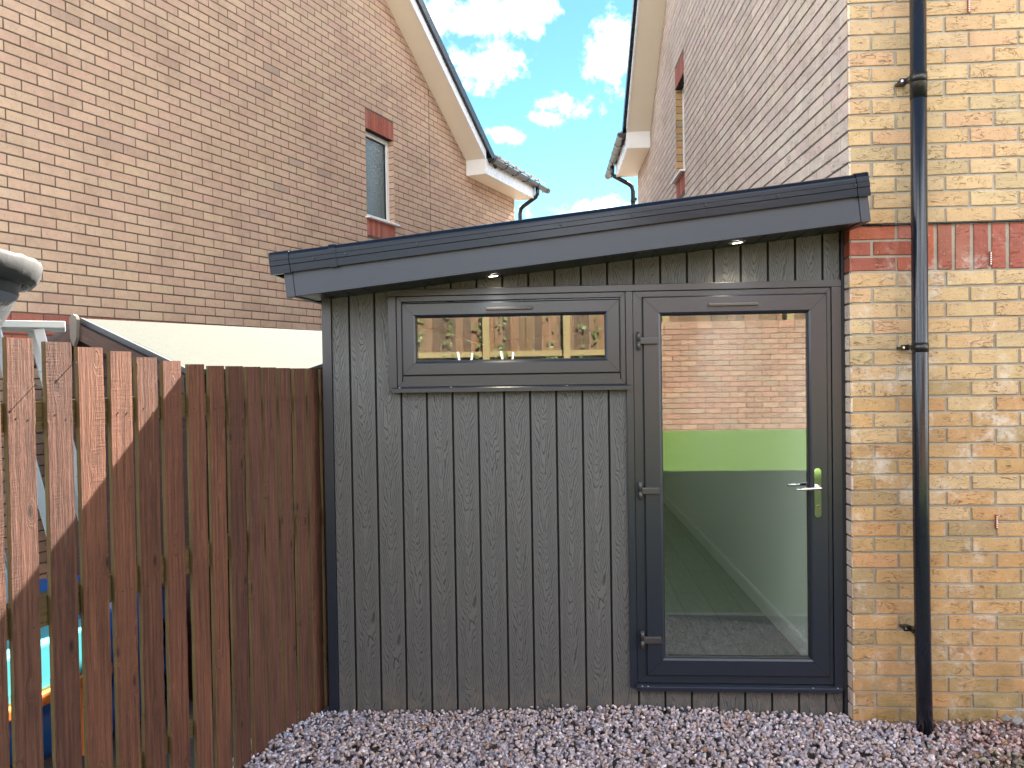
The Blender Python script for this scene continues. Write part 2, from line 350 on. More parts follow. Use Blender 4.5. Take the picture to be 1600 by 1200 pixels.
# ------------------------------------------------------------------ setting: ground, lawn
M['earth'] = plain('bare_ground', (.13, .115, .10), .95, var=.35, vs_=1.5, bump=.5, bs_=30)
M['bed'] = plain('gravel_bed', (.11, .098, .095), .95, var=.3, vs_=20)
mb = MB(); n = 400
mb.face([(-n, -n, -.16), (n, -n, -.16), (n, n, -.16), (-n, n, -.16)]); tag(mb.build('ground', M['earth']), kind='structure')
mb = MB(); mb.face([(-2.4, 2.2, -.105), (5, 2.2, -.105), (5, 3.95, -.105), (-2.4, 3.95, -.105)]); tag(mb.build('gravel_bed', M['bed']), kind='structure')
m, g, b = material('artificial_grass'); o = g.obj()
c = g.mix(g.step(g.noise(o, 55, 5, .8), .3, .7), (.045, .12, .012), (.18, .31, .05)); c = g.mix(g.m('MULTIPLY', g.step(g.noise(o, 9, 5, .7), .35, .65), .6), c, (.075, .16, .022))
g.put(b.inputs['Base Color'], c); b.inputs['Roughness'].default_value = .8; g.put(b.inputs['Normal'], g.bump(g.noise(o, 150, 3, .8), 1.0, .02)); M['turf'] = m
mb = MB()
ys = [2.45, 1.2, 0, -1.2, -2.2, -3.25]
for a, b_ in zip(ys, ys[1:]):
    za, zb = (-.07+.145*(2.45-q) for q in (a, b_)); xs = np.linspace(-2.2, 9, 9)
    for p, q in zip(xs, xs[1:]): mb.face([(p, a, za), (q, a, za), (q, b_, zb), (p, b_, zb)])
tag(mb.build('lawn', M['turf']), kind='structure')
M['kerb'] = plain('concrete_kerb', (.20, .19, .175), .9, bump=.3)
mb = MB(); mb.box(-1.9, 6, 2.40, 2.47, -.16, -.03, bev=.008); tag(mb.build('kerb', M['kerb']), kind='structure')

# ------------------------------------------------------------------ brick walls
PAL_L = [(.56, .385, .278), (.55, .372, .268), (.57, .395, .284), (.54, .362, .264), (.555, .37, .275), (.565, .398, .280), (.52, .345, .256)]*9+[(.44, .31, .24)]
PAL_R = [(.545, .375, .215), (.56, .39, .225), (.53, .36, .20), (.545, .36, .205), (.565, .40, .24), (.47, .345, .205), (.54, .345, .205)]
PAL_RO = [(.50, .305, .145), (.49, .285, .135), (.52, .325, .16), (.45, .285, .14), (.50, .29, .145), (.39, .275, .145)]
PAL_S = [(.66, .545, .46), (.64, .525, .44), (.68, .565, .48), (.61, .505, .43), (.65, .515, .45), (.61, .485, .43)]  # same buff brick made paler: grazing sky sheen put into the colour
RED = [(.36, .095, .062), (.42, .115, .07), (.33, .10, .075), (.40, .14, .105)]
def clip(poly, a, b, c):
    """keep a*s+b*z<=c"""
    out = []
    for i in range(len(poly)):
        p, q = poly[i], poly[(i+1) % len(poly)]; fp = a*p[0]+b*p[1]-c; fq = a*q[0]+b*q[1]-c
        if fp <= 0: out.append(p)
        if fp*fq < 0: t = fp/(fp-fq); out.append((p[0]+t*(q[0]-p[0]), p[1]+t*(q[1]-p[1])))
    return out
def jit(c, k=.06):
    f = 1+random.uniform(-k, k); return tuple(max(0, x*f*(1+random.uniform(-.02, .02))) for x in c)
class Wall:
    """bricks in a vertical plane: O + d*s + Z*z, outward normal n"""
    def __init__(s, O, d, n, proud=.005): s.O, s.d, s.n, s.mb, s.pr = O, d, n, MB(), proud
    def P(s, a, z, o): return s.O + s.d*a + Z*z + s.n*o
    def brick(s, s0, s1, z0, z1, col, cuts=(), jig=.0008, mi=0):
        j = lambda: random.uniform(-jig, jig)
        poly = [(s0+j(), z0+j()), (s1+j(), z0+j()), (s1+j(), z1+j()), (s0+j(), z1+j())]
        for c in cuts: poly = clip(poly, *c)
        if len(poly) < 3: return
        pr = random.uniform(-.001, .001); cx = sum(p[0] for p in poly)/len(poly); cz = sum(p[1] for p in poly)/len(poly)
        k = .0022
        inn = [(p[0]+math.copysign(min(k, abs(cx-p[0])*.4), cx-p[0]), p[1]+math.copysign(min(k, abs(cz-p[1])*.4), cz-p[1])) for p in poly]
        A = [s.P(p[0], p[1], -s.pr-.004) for p in poly]; B = [s.P(p[0], p[1], pr-.0022) for p in poly]; C = [s.P(p[0], p[1], pr) for p in inn]; n = len(poly)
        for i in range(n):
            s.mb.face([A[i], A[(i+1) % n], B[(i+1) % n], B[i]], mi, col); s.mb.face([B[i], B[(i+1) % n], C[(i+1) % n], C[i]], mi, col)
        s.mb.face(C, mi, col)
    def courses(s, z0, nz, s0, s1, pal, first=0.0, h=.075, L=.225, jw=.010, cuts=(), holes=(), jig=.0008, redz=None, joint=None, jb=.010, skip=None):
        for k in range(nz):
            za, zb = z0+k*h, z0+(k+1)*h-jb; a = s0-(L if (k+first) % 2 else L/2+L)
            lo = s0
            while a < s1:
                p, q = max(a, s0), min(a+L-jw, s1); a += L
                if q-p < .015: continue
                segs = [(p, q)]
                for (h0, h1, g0, g1) in holes:
                    if zb > g0+.01 and za < g1-.01:
                        ns = []
                        for (x0, x1) in segs:
                            if x1 <= h0 or x0 >= h1: ns.append((x0, x1)); continue
                            if x0 < h0-.012: ns.append((x0, h0-.004))
                            if x1 > h1+.012: ns.append((h1+.004, x1))
                        segs = ns
                if joint is not None:
                    ns = []
                    for (x0, x1) in segs:
                        if x0 < joint < x1: ns += [(x0, joint-.006), (joint+.006, x1)]
                        else: ns.append((x0, x1))
                    segs = ns
                for (x0, x1) in segs:
                    if x1-x0 < .012: continue
                    r = redz and redz[0]-.02 < za < redz[1]-.02
                    pl = RED if r else (pal(za) if callable(pal) else pal)
                    s.brick(x0, x1, za, zb, jit(random.choice(pl), .05), cuts, jig)
    def soldiers(s, s0, s1, z0, z1, pitch=.075, jw=.010, mi=0, pal=RED, jig=.0008):
        n = max(1, round((s1-s0)/pitch)); p = (s1-s0)/n
        for i in range(n): s.brick(s0+i*p, s0+(i+1)*p-(jw if i < n-1 else 0), z0, z1, jit(random.choice(pal), .12), (), jig, mi)
    def mortar(s, s0, s1, z0, z1, cuts=(), holes=(), mi=1):
        xs = sorted({s0, s1, *[v for h in holes for v in h[:2]]}); zs = sorted({z0, z1, *[v for h in holes for v in h[2:]]})
        for a, b in zip(xs, xs[1:]):
            for p, q in zip(zs, zs[1:]):
                if any(a >= h[0]-1e-6 and b <= h[1]+1e-6 and p >= h[2]-1e-6 and q <= h[3]+1e-6 for h in holes): continue
                poly = [(a, p), (b, p), (b, q), (a, q)]
                for c in cuts: poly = clip(poly, *c)
                if len(poly) >= 3: s.mb.face([s.P(x, z, -s.pr) for x, z in poly], mi)

def gable_house(name, label, O, d, n, far, hole, joint, z_start, ncourse, pal, bmat, mmat, redz, ev_s, ev_z, pitch, s_near, depth_in, prm):
    """gable wall along d facing n; eave level ev_z reached at s=ev_s, ridge half-way between s_near and ev_s; rear wing from ev_s to far"""
    H = thing(name, O + Vector((0, 0, -.1)), label, 'house')
    t = math.tan(pitch); sr = (s_near+ev_s)/2
    cuts = [(t, 1, ev_z+t*ev_s), (-t, 1, ev_z-t*s_near)] 
    wing_cut = [(0, 1, ev_z)]
    W = Wall(O, d, n)
    h = (hole[0], hole[1], hole[2]-.215, hole[3]+.215)
    W.courses(z_start, ncourse, s_near, ev_s, pal, cuts=cuts, holes=[h], redz=redz, joint=joint)
    nw = int((ev_z-z_start)/.075)+1
    W.mortar(s_near, ev_s, -.16, z_start+ncourse*.075, cuts, [hole]); W.mortar(ev_s, far, -.16, ev_z)
    # rear wing courses continue the same bond
    W2 = Wall(O, d, n); W2.mb = W.mb
    for k in range(nw):
        za = z_start+k*.075; a = s_near-(.225 if k % 2 else .3375)
        while a < far:
            p, q = max(a, ev_s), min(a+.215, far); a += .225
            if q-p < .012: continue
            r = redz and redz[0]-.02 < za < redz[1]-.02
            W.brick(p if p > ev_s else p-.0004, q, za, za+.065, jit(random.choice(RED if r else pal), .08), wing_cut)
    # reveals of the opening
    s0, s1, z0, z1 = hole; dp = .10
    for sx, sg in ((s0, 1), (s1, -1)):
        zz = z0
        while zz < z1-.02:
            top = min(zz+.065, z1)
            pts = [W.P(sx, zz, -.003), W.P(sx, zz, -dp), W.P(sx, top, -dp), W.P(sx, top, -.003)]
            W.mb.face(pts, 0, jit(random.choice(prm.get('rev', pal)), .1))
            pts = [W.P(sx-sg*.003, top, -.004), W.P(sx-sg*.003, top, -dp), W.P(sx-sg*.003, min(zz+.075, z1), -dp), W.P(sx-sg*.003, min(zz+.075, z1), -.004)]
            W.mb.face(pts, 1); zz += .075
    # the other walls and the inner side
    ap = ev_z+t*(ev_s-sr)
    for o_ in (-depth_in,):
        W.mb.face([W.P(s_near, -.16, o_), W.P(far, -.16, o_), W.P(far, ev_z, o_), W.P(ev_s, ev_z, o_), W.P(sr, ap, o_), W.P(s_near, ev_z, o_)], 1)
    W.mb.face([W.P(far, -.16, -.006), W.P(far, -.16, -depth_in), W.P(far, ev_z, -depth_in), W.P(far, ev_z, -.006)], 1)
    if not prm.get('front'):
        W.mb.face([W.P(s_near, -.16, -.006), W.P(s_near, -.16, -depth_in), W.P(s_near, ev_z, -depth_in), W.P(s_near, ev_z, -.006)], 1)
    wall = W.mb.build('wall', [bmat, mmat], H, merge=False)
    # lintel and red panel
    Lw = Wall(O, d, n); Lw.soldiers(s0-.002, s1+.002, z1, z1+.213, .056, .004); Lw.mb.face([Lw.P(s0, z1, -.004), Lw.P(s1, z1, -.004), Lw.P(s1, z1+.213, -.004), Lw.P(s0, z1+.213, -.004)], 1)
    Lw.mb.face([Lw.P(s0, z1, .0), Lw.P(s1, z1, .0), Lw.P(s1, z1, -dp), Lw.P(s0, z1, -dp)], 2)  # lintel underside coloured near black for the recess shadow
    Lw.mb.build('lintel', [M['brick_red'], mmat, M['dark']], H, merge=False)
    Lw = Wall(O, d, n); Lw.soldiers(s0-.002, s1+.002, z0-.213, z0-.012, .056, .004); Lw.mb.face([Lw.P(s0, z0-.213, -.004), Lw.P(s1, z0-.213, -.004), Lw.P(s1, z0, -.004), Lw.P(s0, z0, -.004)], 1)
    Lw.mb.build('red_brick_panel', [M['brick_red'], mmat], H, merge=False)
    # window: frame, sash, pane, sill
    fr_ = MB(); B = lambda mb, a, b, c, e, o0, o1, mi=0, bev=0: mb.frame_box(O, d, n, Z, a, b, o0, o1, c, e, mi, bev=bev)
    fwid = .055
    for (a, b, c, e) in ((s0, s1, z0, z0+fwid), (s0, s1, z1-fwid, z1), (s0, s0+fwid, z0+fwid, z1-fwid), (s1-fwid, s1, z0+fwid, z1-fwid)):
        B(fr_, a, b, c, e, -.13, -.075, bev=.006)
    win = fr_.build('window', M['upvc_w'], H)
    p_ = MB(); B(p_, s0+fwid-.004, s1-fwid+.004, z0+fwid-.004, z1-fwid+.004, -.112, -.104); p_.build('pane', M['frost'], win)
    gk = MB()
    for (a, b, c, e) in ((s0+fwid-.002, s1-fwid+.002, z0+fwid-.002, z0+fwid+.008), (s0+fwid-.002, s1-fwid+.002, z1-fwid-.008, z1-fwid+.002), (s0+fwid-.002, s0+fwid+.008, z0+fwid+.008, z1-fwid-.008), (s1-fwid-.008, s1-fwid+.002, z0+fwid+.008, z1-fwid-.008)):
        B(gk, a, b, c, e, -.104, -.09)
    gk.build('gasket', M['gasket'], win)
    sl = MB(); B(sl, s0-.035, s1+.035, z0-.024, z0+.0, -.10, .055, bev=.006); sl.build('sill', M['upvc_w'], win)
    # roof: tiles as stepped slab on both slopes, verge, barge board, soffit
    ov = .30; up_ = Vector((-math.sin(pitch), 0, math.cos(pitch)))
    def S(a, z, o): return O + d*a + Z*z + n*o
    ez = ev_z
    rise = .165                                     # barge height, vertical
    lenS = (ev_s+.36-sr)/math.cos(pitch); nt_ = int(lenS/.30)+1
    roof = MB()
    for sgn in (1, -1):
        for i in range(nt_):
            a0 = sr+sgn*(i*.30)*math.cos(pitch); a1 = sr+sgn*((i+1)*.30)*math.cos(pitch)
            zt = lambda a: ez+t*(ev_s-sr)-t*abs(a-sr)+rise+.05
            pts = [(a0, zt(a0)-.02), (a1, zt(a1)-.02), (a1, zt(a1)+.105), (a0, zt(a0)+.07)]
            A = [S(a, z, ov+.015) for a, z in pts]; Bp = [S(a, z, -depth_in-.3) for a, z in pts]
            for k in range(4): roof.face([A[k], A[(k+1) % 4], Bp[(k+1) % 4], Bp[k]])
            roof.face(A); roof.face(Bp[::-1])
    roof.build('roof', M['tile'], H, merge=False)
    ends = [(sr, 1)] if not prm.get('both', True) else [(sr, 1), (sr, -1)]
    sof, bar, ver = MB(), MB(), MB()
    for _, sgn in ends:
        e_s = ev_s if sgn > 0 else s_near; zt = lambda a: ez+t*(ev_s-sr)-t*abs(a-sr)
        pa, pb = sr, e_s+sgn*.02
        sof.face([S(pa, zt(pa), 0), S(pb, zt(pb), 0), S(pb, zt(pb), ov), S(pa, zt(pa), ov)])
        sof.face([S(pa, zt(pa)+.01, 0), S(pb, zt(pb)+.01, 0), S(pb, zt(pb)+.01, ov), S(pa, zt(pa)+.01, ov)])
        A = [(pa, zt(pa)-.012), (pb, zt(pb)-.012), (pb, zt(pb)+rise), (pa, zt(pa)+rise)]
        bar.prism(A, O, d, Z, n, ov, ov+.02)
        pe = e_s+sgn*.30
        A = [(pa, zt(pa)+rise-.045), (pe, zt(pe)+rise-.045), (pe, zt(pe)+rise+.085), (pa, zt(pa)+rise+.085)]
        ver.prism(A, O, d, Z, n, ov+.0215, ov+.06)
        ver.prism([(pa, zt(pa)+rise-.0), (pe, zt(pe)+rise-.0), (pe, zt(pe)+rise+.02), (pa, zt(pa)+rise+.02)], O, d, Z, n, ov-.02, ov+.0214)
    sof.build('verge_soffit', M['cream'], H); bar.build('bargeboard', M['fascia_w'], H); ver.build('verge_trim', M['black_pl'], H)
    # rear wing eave: box end, soffit, fascia, gutter
    bx0 = ev_s+.005; e1 = far+.13
    be = MB(); B(be, bx0, bx0+.02, ez-.225, ez+.005, .001, ov+.02, bev=.003); be.build('box_end', M['upvc_w'], H)
    sf = MB(); B(sf, bx0+.02, e1, ez-.222, ez-.212, .001, ov); sf.build('eave_soffit', M['cream'], H)
    fa = MB(); B(fa, bx0+.02, e1, ez-.226, ez-.01, ov+.0005, ov+.02, bev=.002); fa.build('fascia', M['fascia_w'], H)
    gt = MB(); gz = ez-.002; go = ov+.02+.058
    gt.tube([S(bx0+.06, gz, go), S(prm['g_end'], gz, go)], .056, 12, arc=(math.pi, 2*math.pi))
    gt.tube([S(bx0+.06, gz, go), S(prm['g_end'], gz, go)], .051, 12, arc=(math.pi, 2*math.pi))
    gut = gt.build('gutter', M['gutter'], H, merge=False)
    for q in range(6):
        a = bx0+.09+q*(prm['g_end']-bx0-.2)/5
        bk = MB(); bk.tube([S(a, gz, go), S(a+.035, gz, go)], .066, 12, arc=(math.pi*.96, 2.06*math.pi)); bk.tube([S(a, gz, go), S(a+.035, gz, go)], .057, 12, arc=(math.pi*.96, 2.06*math.pi))
        B(bk, a, a+.035, gz-.05, gz+.02, ov+.0205, ov+.03); bk.build('bracket', M['black_pl'], gut, merge=False)
    ecap = MB(); ecap.prism([(.0, .0)]+[(.058*math.cos(v), .058*math.sin(v)) for v in np.linspace(math.pi, 2*math.pi, 13)], S(bx0+.055, gz, go), n, Z, d, 0, .012); ecap.build('end_cap', M['black_pl'], gut)
    wr = MB()
    pts = [(ov+.09, ez+.055), (ov+.09, ez+.085), (-2.2, ez+.085+(2.2+ov+.09)*.62), (-2.2, ez+.055+(2.2+ov+.09)*.62)]
    wr.prism(pts, O, n, Z, d, bx0+.3, prm['g_end']-.1)
    for q in range(7):                               # tile noses above the gutter
        a = bx0+.34+q*.30
        if a < prm['g_end']-.15: wr.frame_box(O, d, n, Z, a, a+.03, ov+.02, ov+.10, ez+.07, ez+.10)
    wr.build('wing_roof', M['tile'], H)
    dpp = MB(); a = prm['pipe_s']
    dpp.tube([S(a, gz-.05, go), S(a, gz-.16, go), S(a, gz-.20, go-.03), S(a, gz-.33, .12), S(a, gz-.37, .075), S(a, gz-.45, .06), S(a, -.1, .06)], .034, 12)
    dn = dpp.build('downpipe', M['black_pl'], H)
    bk = MB(); bk.frame_box(O, d, n, Z, far-.02, a-.03, .02, .06, gz-.62, gz-.58); bk.tube([S(a, gz-.62, .06), S(a, gz-.58, .06)], .039, 12); bk.build('bracket', M['black_pl'], dn)
    return H
M['brick_red'] = brick_mat('red_brick', crease=0, speck=.25)
M['gutter'] = plain('weathered_black_gutter', (.035, .033, .032), .42, var=.4, vs_=14)

aL = R(20.3); dL = Vector((math.sin(aL), math.cos(aL), 0)); nL = Vector((math.cos(aL), -math.sin(aL), 0)); OL = Vector((-3.681, 4.866, 0))
left_house = gable_house('brick_house', 'peach brick house with dark mortar, long gable wall behind the timber fence', OL, dL, nL, 8.45,
    (4.195, 4.785, 3.465, 4.487), 5.656, -.15-.075*0, 103, PAL_L, M['brick_l'], M['mort_l'], (1.87, 2.10), 6.71, 4.715, math.atan(.696), -.40, 6.5,
    dict(g_end=9.0, pipe_s=8.54))
bR = R(-1.2); dR = Vector((math.sin(bR), math.cos(bR), 0)); nR = Vector((-math.cos(bR), math.sin(bR), 0)); OR = Vector((1.383, 3.79, 0))
right_house = gable_house('brick_house', 'buff brick house with red band, corner standing beside the grey garden room', OR, dR, nR, 8.26,
    (4.285, 4.80, 3.70, 4.70), 3.235, -.15, 105, PAL_S, M['brick_s'], M['mort_s'], (2.10, 2.325), 6.80, 4.875, math.atan(.728), 0.0, 6.5,
    dict(g_end=9.2, pipe_s=8.40, front=True, rev=PAL_RO))
# front wall of the right house (faces the camera), real bricks
WF = Wall(Vector((1.383, 3.79, 0)), X, -Y, .007)
zb = 2.10-.075*30; XE = 7.0
pal_f = lambda z: PAL_R if z > 1.5 else (PAL_RO+PAL_R[:3] if z > .9 else PAL_RO)
WF.courses(zb, 30, 0, XE, pal_f, first=0, jw=.012, jb=.011, jig=.0022)
WF.courses(2.325, 36, 0, XE, pal_f, first=1, jw=.012, jb=.011, jig=.0022)
WF.courses(2.10, 3, 0, .322, RED, first=1, jw=.013, jb=.012, jig=.002)
WF.soldiers(.327, 3.3, 2.10, 2.312, .0825, .018, jig=.002)
WF.mortar(0, XE, -.16, 2.325+36*.075)
WF.mb.build('front_wall', [M['brick_r'], M['mort_r']], right_house, merge=False)
# brick return at the corner, below the gable wall's own bricks
Q = MB()
# front eave of the right house
ez2 = 4.875
fe = MB(); fe.box(1.10, 7.0, 3.49, 3.79, ez2-.21, ez2-.20); fe.build('eave_soffit', M['cream'], right_house)
fe = MB(); fe.box(1.10, 7.0, 3.47, 3.489, ez2-.215, ez2+.02); fe.build('fascia', M['fascia_w'], right_house)
# downpipe on the front wall
dp = MB(); dp.tube([(1.667, 3.700, 5.0), (1.6665, 3.700, .9), (1.669, 3.695, .3), (1.672, 3.685, -.16)], .0355, 24)
pipe = dp.build('downpipe', M['pipe'] if 'pipe' in M else M['black_pl'], right_house)
for z, dx in ((2.975, 0), (1.728, 0), (.395, .003)):
    br = MB(); br.tube([(1.667+dx, 3.70, z-.022), (1.667+dx, 3.70, z+.022)], .0374, 24)
    br.box(1.598+dx, 1.635+dx, 3.735, 3.745, z-.012, z+.016, bev=.004); br.box(1.622+dx, 1.645+dx, 3.70, 3.745, z-.010, z+.012, bev=.003)
    br.tube([(1.607+dx, 3.738, z+.002), (1.607+dx, 3.730, z+.002)], .005, 8, mi=1)
    br.box(1.598+dx, 1.640+dx, 3.745, 3.788, z-.006, z+.006)
    br.build('bracket', [M['black_pl'], M['chrome']], pipe)
cl_ = MB(); cl_.tube([(1.667, 3.70, 2.88), (1.667, 3.70, 2.995), (1.667, 3.70, 3.0)], .041, 24, r_list=[.0367, .0367, .0357]); cl_.build('collar', M['black_pl'], pipe)
cb = MB(); cb.tube([(1.39, 3.783, 2.317), (1.9, 3.782, 2.318), (2.4, 3.782, 2.319), (4, 3.782, 2.319)], .0055, 8); cab = cb.build('cable', M['black_pl'], right_house)
M['weep'] = plain('terracotta_plastic', (.33, .075, .045), .5)
for (x, z) in ((2.030, 2.145), (1.937, 3.335), (2.052, .895)):
    wv = MB(); wv.box(x-.005, x+.005, 3.779, 3.79, z-.034, z+.034, bev=.002)
    for q in range(6): wv.box(x-.003, x+.003, 3.7775, 3.779, z-.028+q*.010, z-.023+q*.010, mi=1)
    wv.build('weep_vent', [M['weep'], M['upvc_w']], right_house)

# ------------------------------------------------------------------ garden room
YF = 3.86                                            # face of the cladding
SL = .106; th = math.atan(SL); U = Vector((math.cos(th), 0, math.sin(th))); V = Vector((-math.sin(th), 0, math.cos(th)))
zr = lambda x: 2.151+SL*x
YB = 10.6; RLX = (-.35, .95); RLY = (4.75, 6.6)     # opening for an unseen roof window, added to light the interior
room = thing('garden_room', Vector((0.08, YF, -.08)), 'dark grey clad garden room with sloping roof, small window and glazed door', 'garden room')
XL, XR = -1.218, 1.386
# cladding boards with grooves
cl_ = MB(); pitch_x = .1311; x0g = -1.212
holes = [(-.845, .325, 1.575, 2.045), (.345, 1.34, .06, 2.045)]
edges = [-1.176]+[x0g+.1311*i for i in range(1, 21) if -1.18 < x0g+.1311*i < 1.36]+[1.364]
def zsegs(xa, xb):
    xm = (xa+xb)/2; segs = [(-.12, 99)]
    for (a, b, c, e) in holes:
        if a < xm < b: segs = [(-.12, c), (e, 99)]
    return segs
for i, (xa, xb) in enumerate(zip(edges, edges[1:])):
    xc = x0g+.1311*i+.0655; off = random.uniform(0, 30)
    cutsx = sorted({xa+.0050, xb-.0050, *[h for q in holes for h in q[:2] if xa+.006 < h < xb-.006]})
    for p, q in zip(cutsx, cutsx[1:]):
        for (za, zb_) in zsegs(p, q):
            tp, tq = min(zb_, zr(p)+.02), min(zb_, zr(q)+.02)
            pr = lambda x, z, y: (x, y, z); yv = YF; bv = .0022
            l = p == cutsx[0]; r_ = q == cutsx[-1]
            pi_, qi_ = (p+bv if l else p), (q-bv if r_ else q)
            uvq = lambda pts: [(x-xc, z+off) for x, z in pts]
            F = [(pi_, za), (qi_, za), (qi_, tq), (pi_, tp)]
            cl_.face([(x, yv, z) for x, z in F], 0, uv=uvq(F))
            if l: cl_.face([(p, yv+bv, za), (pi_, yv, za), (pi_, yv, tp), (p, yv+bv, tp)], 0, uv=uvq([(p, za), (pi_, za), (pi_, tp), (p, tp)])); cl_.face([(p, yv+.012, za), (p, yv+bv, za), (p, yv+bv, tp), (p, yv+.012, tp)], 1)
            if r_: cl_.face([(qi_, yv, za), (q, yv+bv, za), (q, yv+bv, tq), (qi_, yv, tq)], 0, uv=uvq([(qi_, za), (q, za), (q, tq), (qi_, tq)])); cl_.face([(q, yv+bv, za), (q, yv+.012, za), (q, yv+.012, tq), (q, yv+bv, tq)], 1)
# backing behind the grooves, and the returning side wall
xs = sorted({XL+.002, XR-.002, *[h for q in holes for h in q[:2]]})
for p, q in zip(xs, xs[1:]):
    for (za, zb_) in zsegs(p, q):
        for yy in (YF+.012,):
            cl_.face([(p, yy, za), (q, yy, za), (q, yy, min(zb_, zr(q)+.02)), (p, yy, min(zb_, zr(p)+.02))], 1)
yy = YF
while yy < YB:
    cl_.face([(XL+.001, yy+.002, -.12), (XL+.001, yy+.1291, -.12), (XL+.001, yy+.1291, zr(XL)), (XL+.001, yy+.002, zr(XL))], 0, uv=[(-.064, yy*3), (.064, yy*3), (.064, yy*3+2.1), (-.064, yy*3+2.1)]); yy += .1311
cl_.face([(XL+.004, YF, -.12), (XL+.004, YB, -.12), (XL+.004, YB, zr(XL)), (XL+.004, YF, zr(XL))], 1)
cl_.face([(XR-.012, YF, -.12), (XR-.165, YB, -.12), (XR-.165, YB, zr(XR)), (XR-.012, YF, zr(XR))], 1)
cl_.face([(XL, YB, -.12), (XR, YB, -.12), (XR, YB, zr(XR)), (XL, YB, zr(XL))], 1)
cl_.build('cladding', [M['clad'], M['dark']], room, merge=False)
ct = MB(); ct.prism([(XL-.001, -.13), (XL+.046, -.13), (XL+.046, zr(XL+.046)+.01), (XL-.001, zr(XL)+.01)], ZERO, X, Z, Y, YF-.012, YF+.03)
for z in (1.83, 1.55, 1.2, .8, .35, .02): ct.tube([(XL+.024, YF-.0135, z), (XL+.024, YF-.011, z)], .003, 8)
ct.build('corner_trim', M['frame'], room)
ct = MB(); ct.prism([(1.3665, -.13), (XR, -.13), (XR, zr(XR)+.01), (1.3665, zr(1.3665)+.01)], ZERO, X, Z, Y, YF-.004, YF+.03); ct.build('corner_trim', M['soffit_d'], room)
# flat surround trim
tr_ = MB(); y0, y1 = YF-.016, YF+.02
for (a, b, c, e) in ((-.877, 1.362, 2.034, 2.068), (-.877, -.836, 1.552, 2.0335), (.3185, .353, .055, 2.0335), (1.3155, 1.362, .055, 2.0335)):
    tr_.box(a, b, y0, y1, c, e, bev=.0022)
tr_.build('surround_trim', M['frame'], room)
def shadow_line(mb, x0, z0, x1, z1, y, w_=.0035):
    mb.ring(x0, z0, x1, z1, [(-w_, y), (0, y)])
# window
wf = MB(); wf.ring(-.8345, 1.5745, .317, 2.0325, [(0, YF+.02), (0, YF-.006), (.0018, YF-.008), (.024, YF-.008), (.0265, YF-.004), (.0265, YF+.03)])
wf.box(-.8055, .288, YF-.0075, YF+.02, 1.5765+.02, 1.631, bev=.001)
win = wf.build('window', M['frame'], room)
sa = MB(); sash = (-.8045, 1.632, .2885, 2.0005-.003)
sa.ring(*sash, [(0, YF+.02), (0, YF-.016), (.005, YF-.024), (.060, YF-.024), (.068, YF-.019), (.0705, YF-.010), (.0705, YF+.03)])
so = sa.build('sash', M['frame'], win)
gk = MB(); gk.ring(sash[0]+.0702, sash[1]+.0702, sash[2]-.0702, sash[3]-.0702, [(0, YF-.012), (.005, YF-.010), (.005, YF+.02)])
shadow_line(gk, *sash, YF-.0084)
def mitres(mb, x0, z0, x1, z1, i0, i1, y, w_=.0011):
    for cx, cz, sx, sz in ((x0, z0, 1, 1), (x1, z0, -1, 1), (x1, z1, -1, -1), (x0, z1, 1, -1)):
        a = (cx+sx*i0, cz+sz*i0); b = (cx+sx*i1, cz+sz*i1)
        mb.face([(a[0]-w_*sz*sx, y, a[1]+w_), (a[0]+w_*sz*sx, y, a[1]-w_), (b[0]+w_*sz*sx, y, b[1]-w_), (b[0]-w_*sz*sx, y, b[1]+w_)], 0)
mitres(gk, *sash, .006, .060, YF-.0244); mitres(gk, -.8345, 1.5745, .317, 2.0325, .002, .023, YF-.0084)
gk.build('gasket', M['gasket'], win)
gp = MB(); gp.box(sash[0]+.068, sash[2]-.068, YF-.004, YF+.002, sash[1]+.068, sash[3]-.068); gp.build('pane', M['glass'], win)
def vent(xa, xb, z, parent, yf):
    v_ = MB(); v_.box(xa, xb, yf-.012, yf-.0002, z-.0075, z+.0075, bev=.0035); v_.build('trickle_vent', M['hinge'], parent)
vent(-.375, -.14, 1.9615, win, YF-.024)
cs = MB(); cs.prism([(YF-.046, 1.5475), (YF-.046, 1.5665), (YF-.042, 1.5705), (YF+.0, 1.5745), (YF+.0, 1.5475)], ZERO, Y, Z, X, -.856, .337); cs.build('sill', M['frame'], win)
for x in (-.82, -.56, .02):
    sc = MB(); sc.box(x, x+.007, YF-.0445, YF-.040, 1.5708, 1.5730); sc.build('screw_cover', M['upvc_w'], win)
# door
df = MB(); df.ring(.3545, .078, 1.314, 2.0325, [(0, YF+.02), (0, YF-.006), (.0018, YF-.008), (.0425, YF-.008), (.045, YF-.004), (.045, YF+.03)])
df.build('door_frame', M['frame'], room)
leaf = (.4005, .117, 1.2925, 2.0035)
dl = MB(); dl.ring(*leaf, [(0, YF+.03), (0, YF-.012), (.005, YF-.020), (.078, YF-.020), (.087, YF-.014), (.0895, YF-.004), (.0895, YF+.03)])
dl.ring(*leaf, [(0, YF+.03), (.0895, YF+.03)])
door = dl.build('door', M['frame'], room)
gk = MB(); gk.ring(leaf[0]+.0892, leaf[1]+.0892, leaf[2]-.0892, leaf[3]-.0892, [(0, YF-.006), (.005, YF-.004), (.005, YF+.02)]); shadow_line(gk, *leaf, YF-.0084, .004)
mitres(gk, *leaf, .006, .078, YF-.0204); mitres(gk, .3545, .078, 1.314, 2.0325, .002, .041, YF-.0084); gk.build('gasket', M['gasket'], door)
gp = MB(); gp.box(leaf[0]+.087, leaf[2]-.087, YF+.002, YF+.008, leaf[1]+.087, leaf[3]-.087); gp.build('pane', M['glass'], door)
vent(.721, .962, 1.958, door, YF-.020)
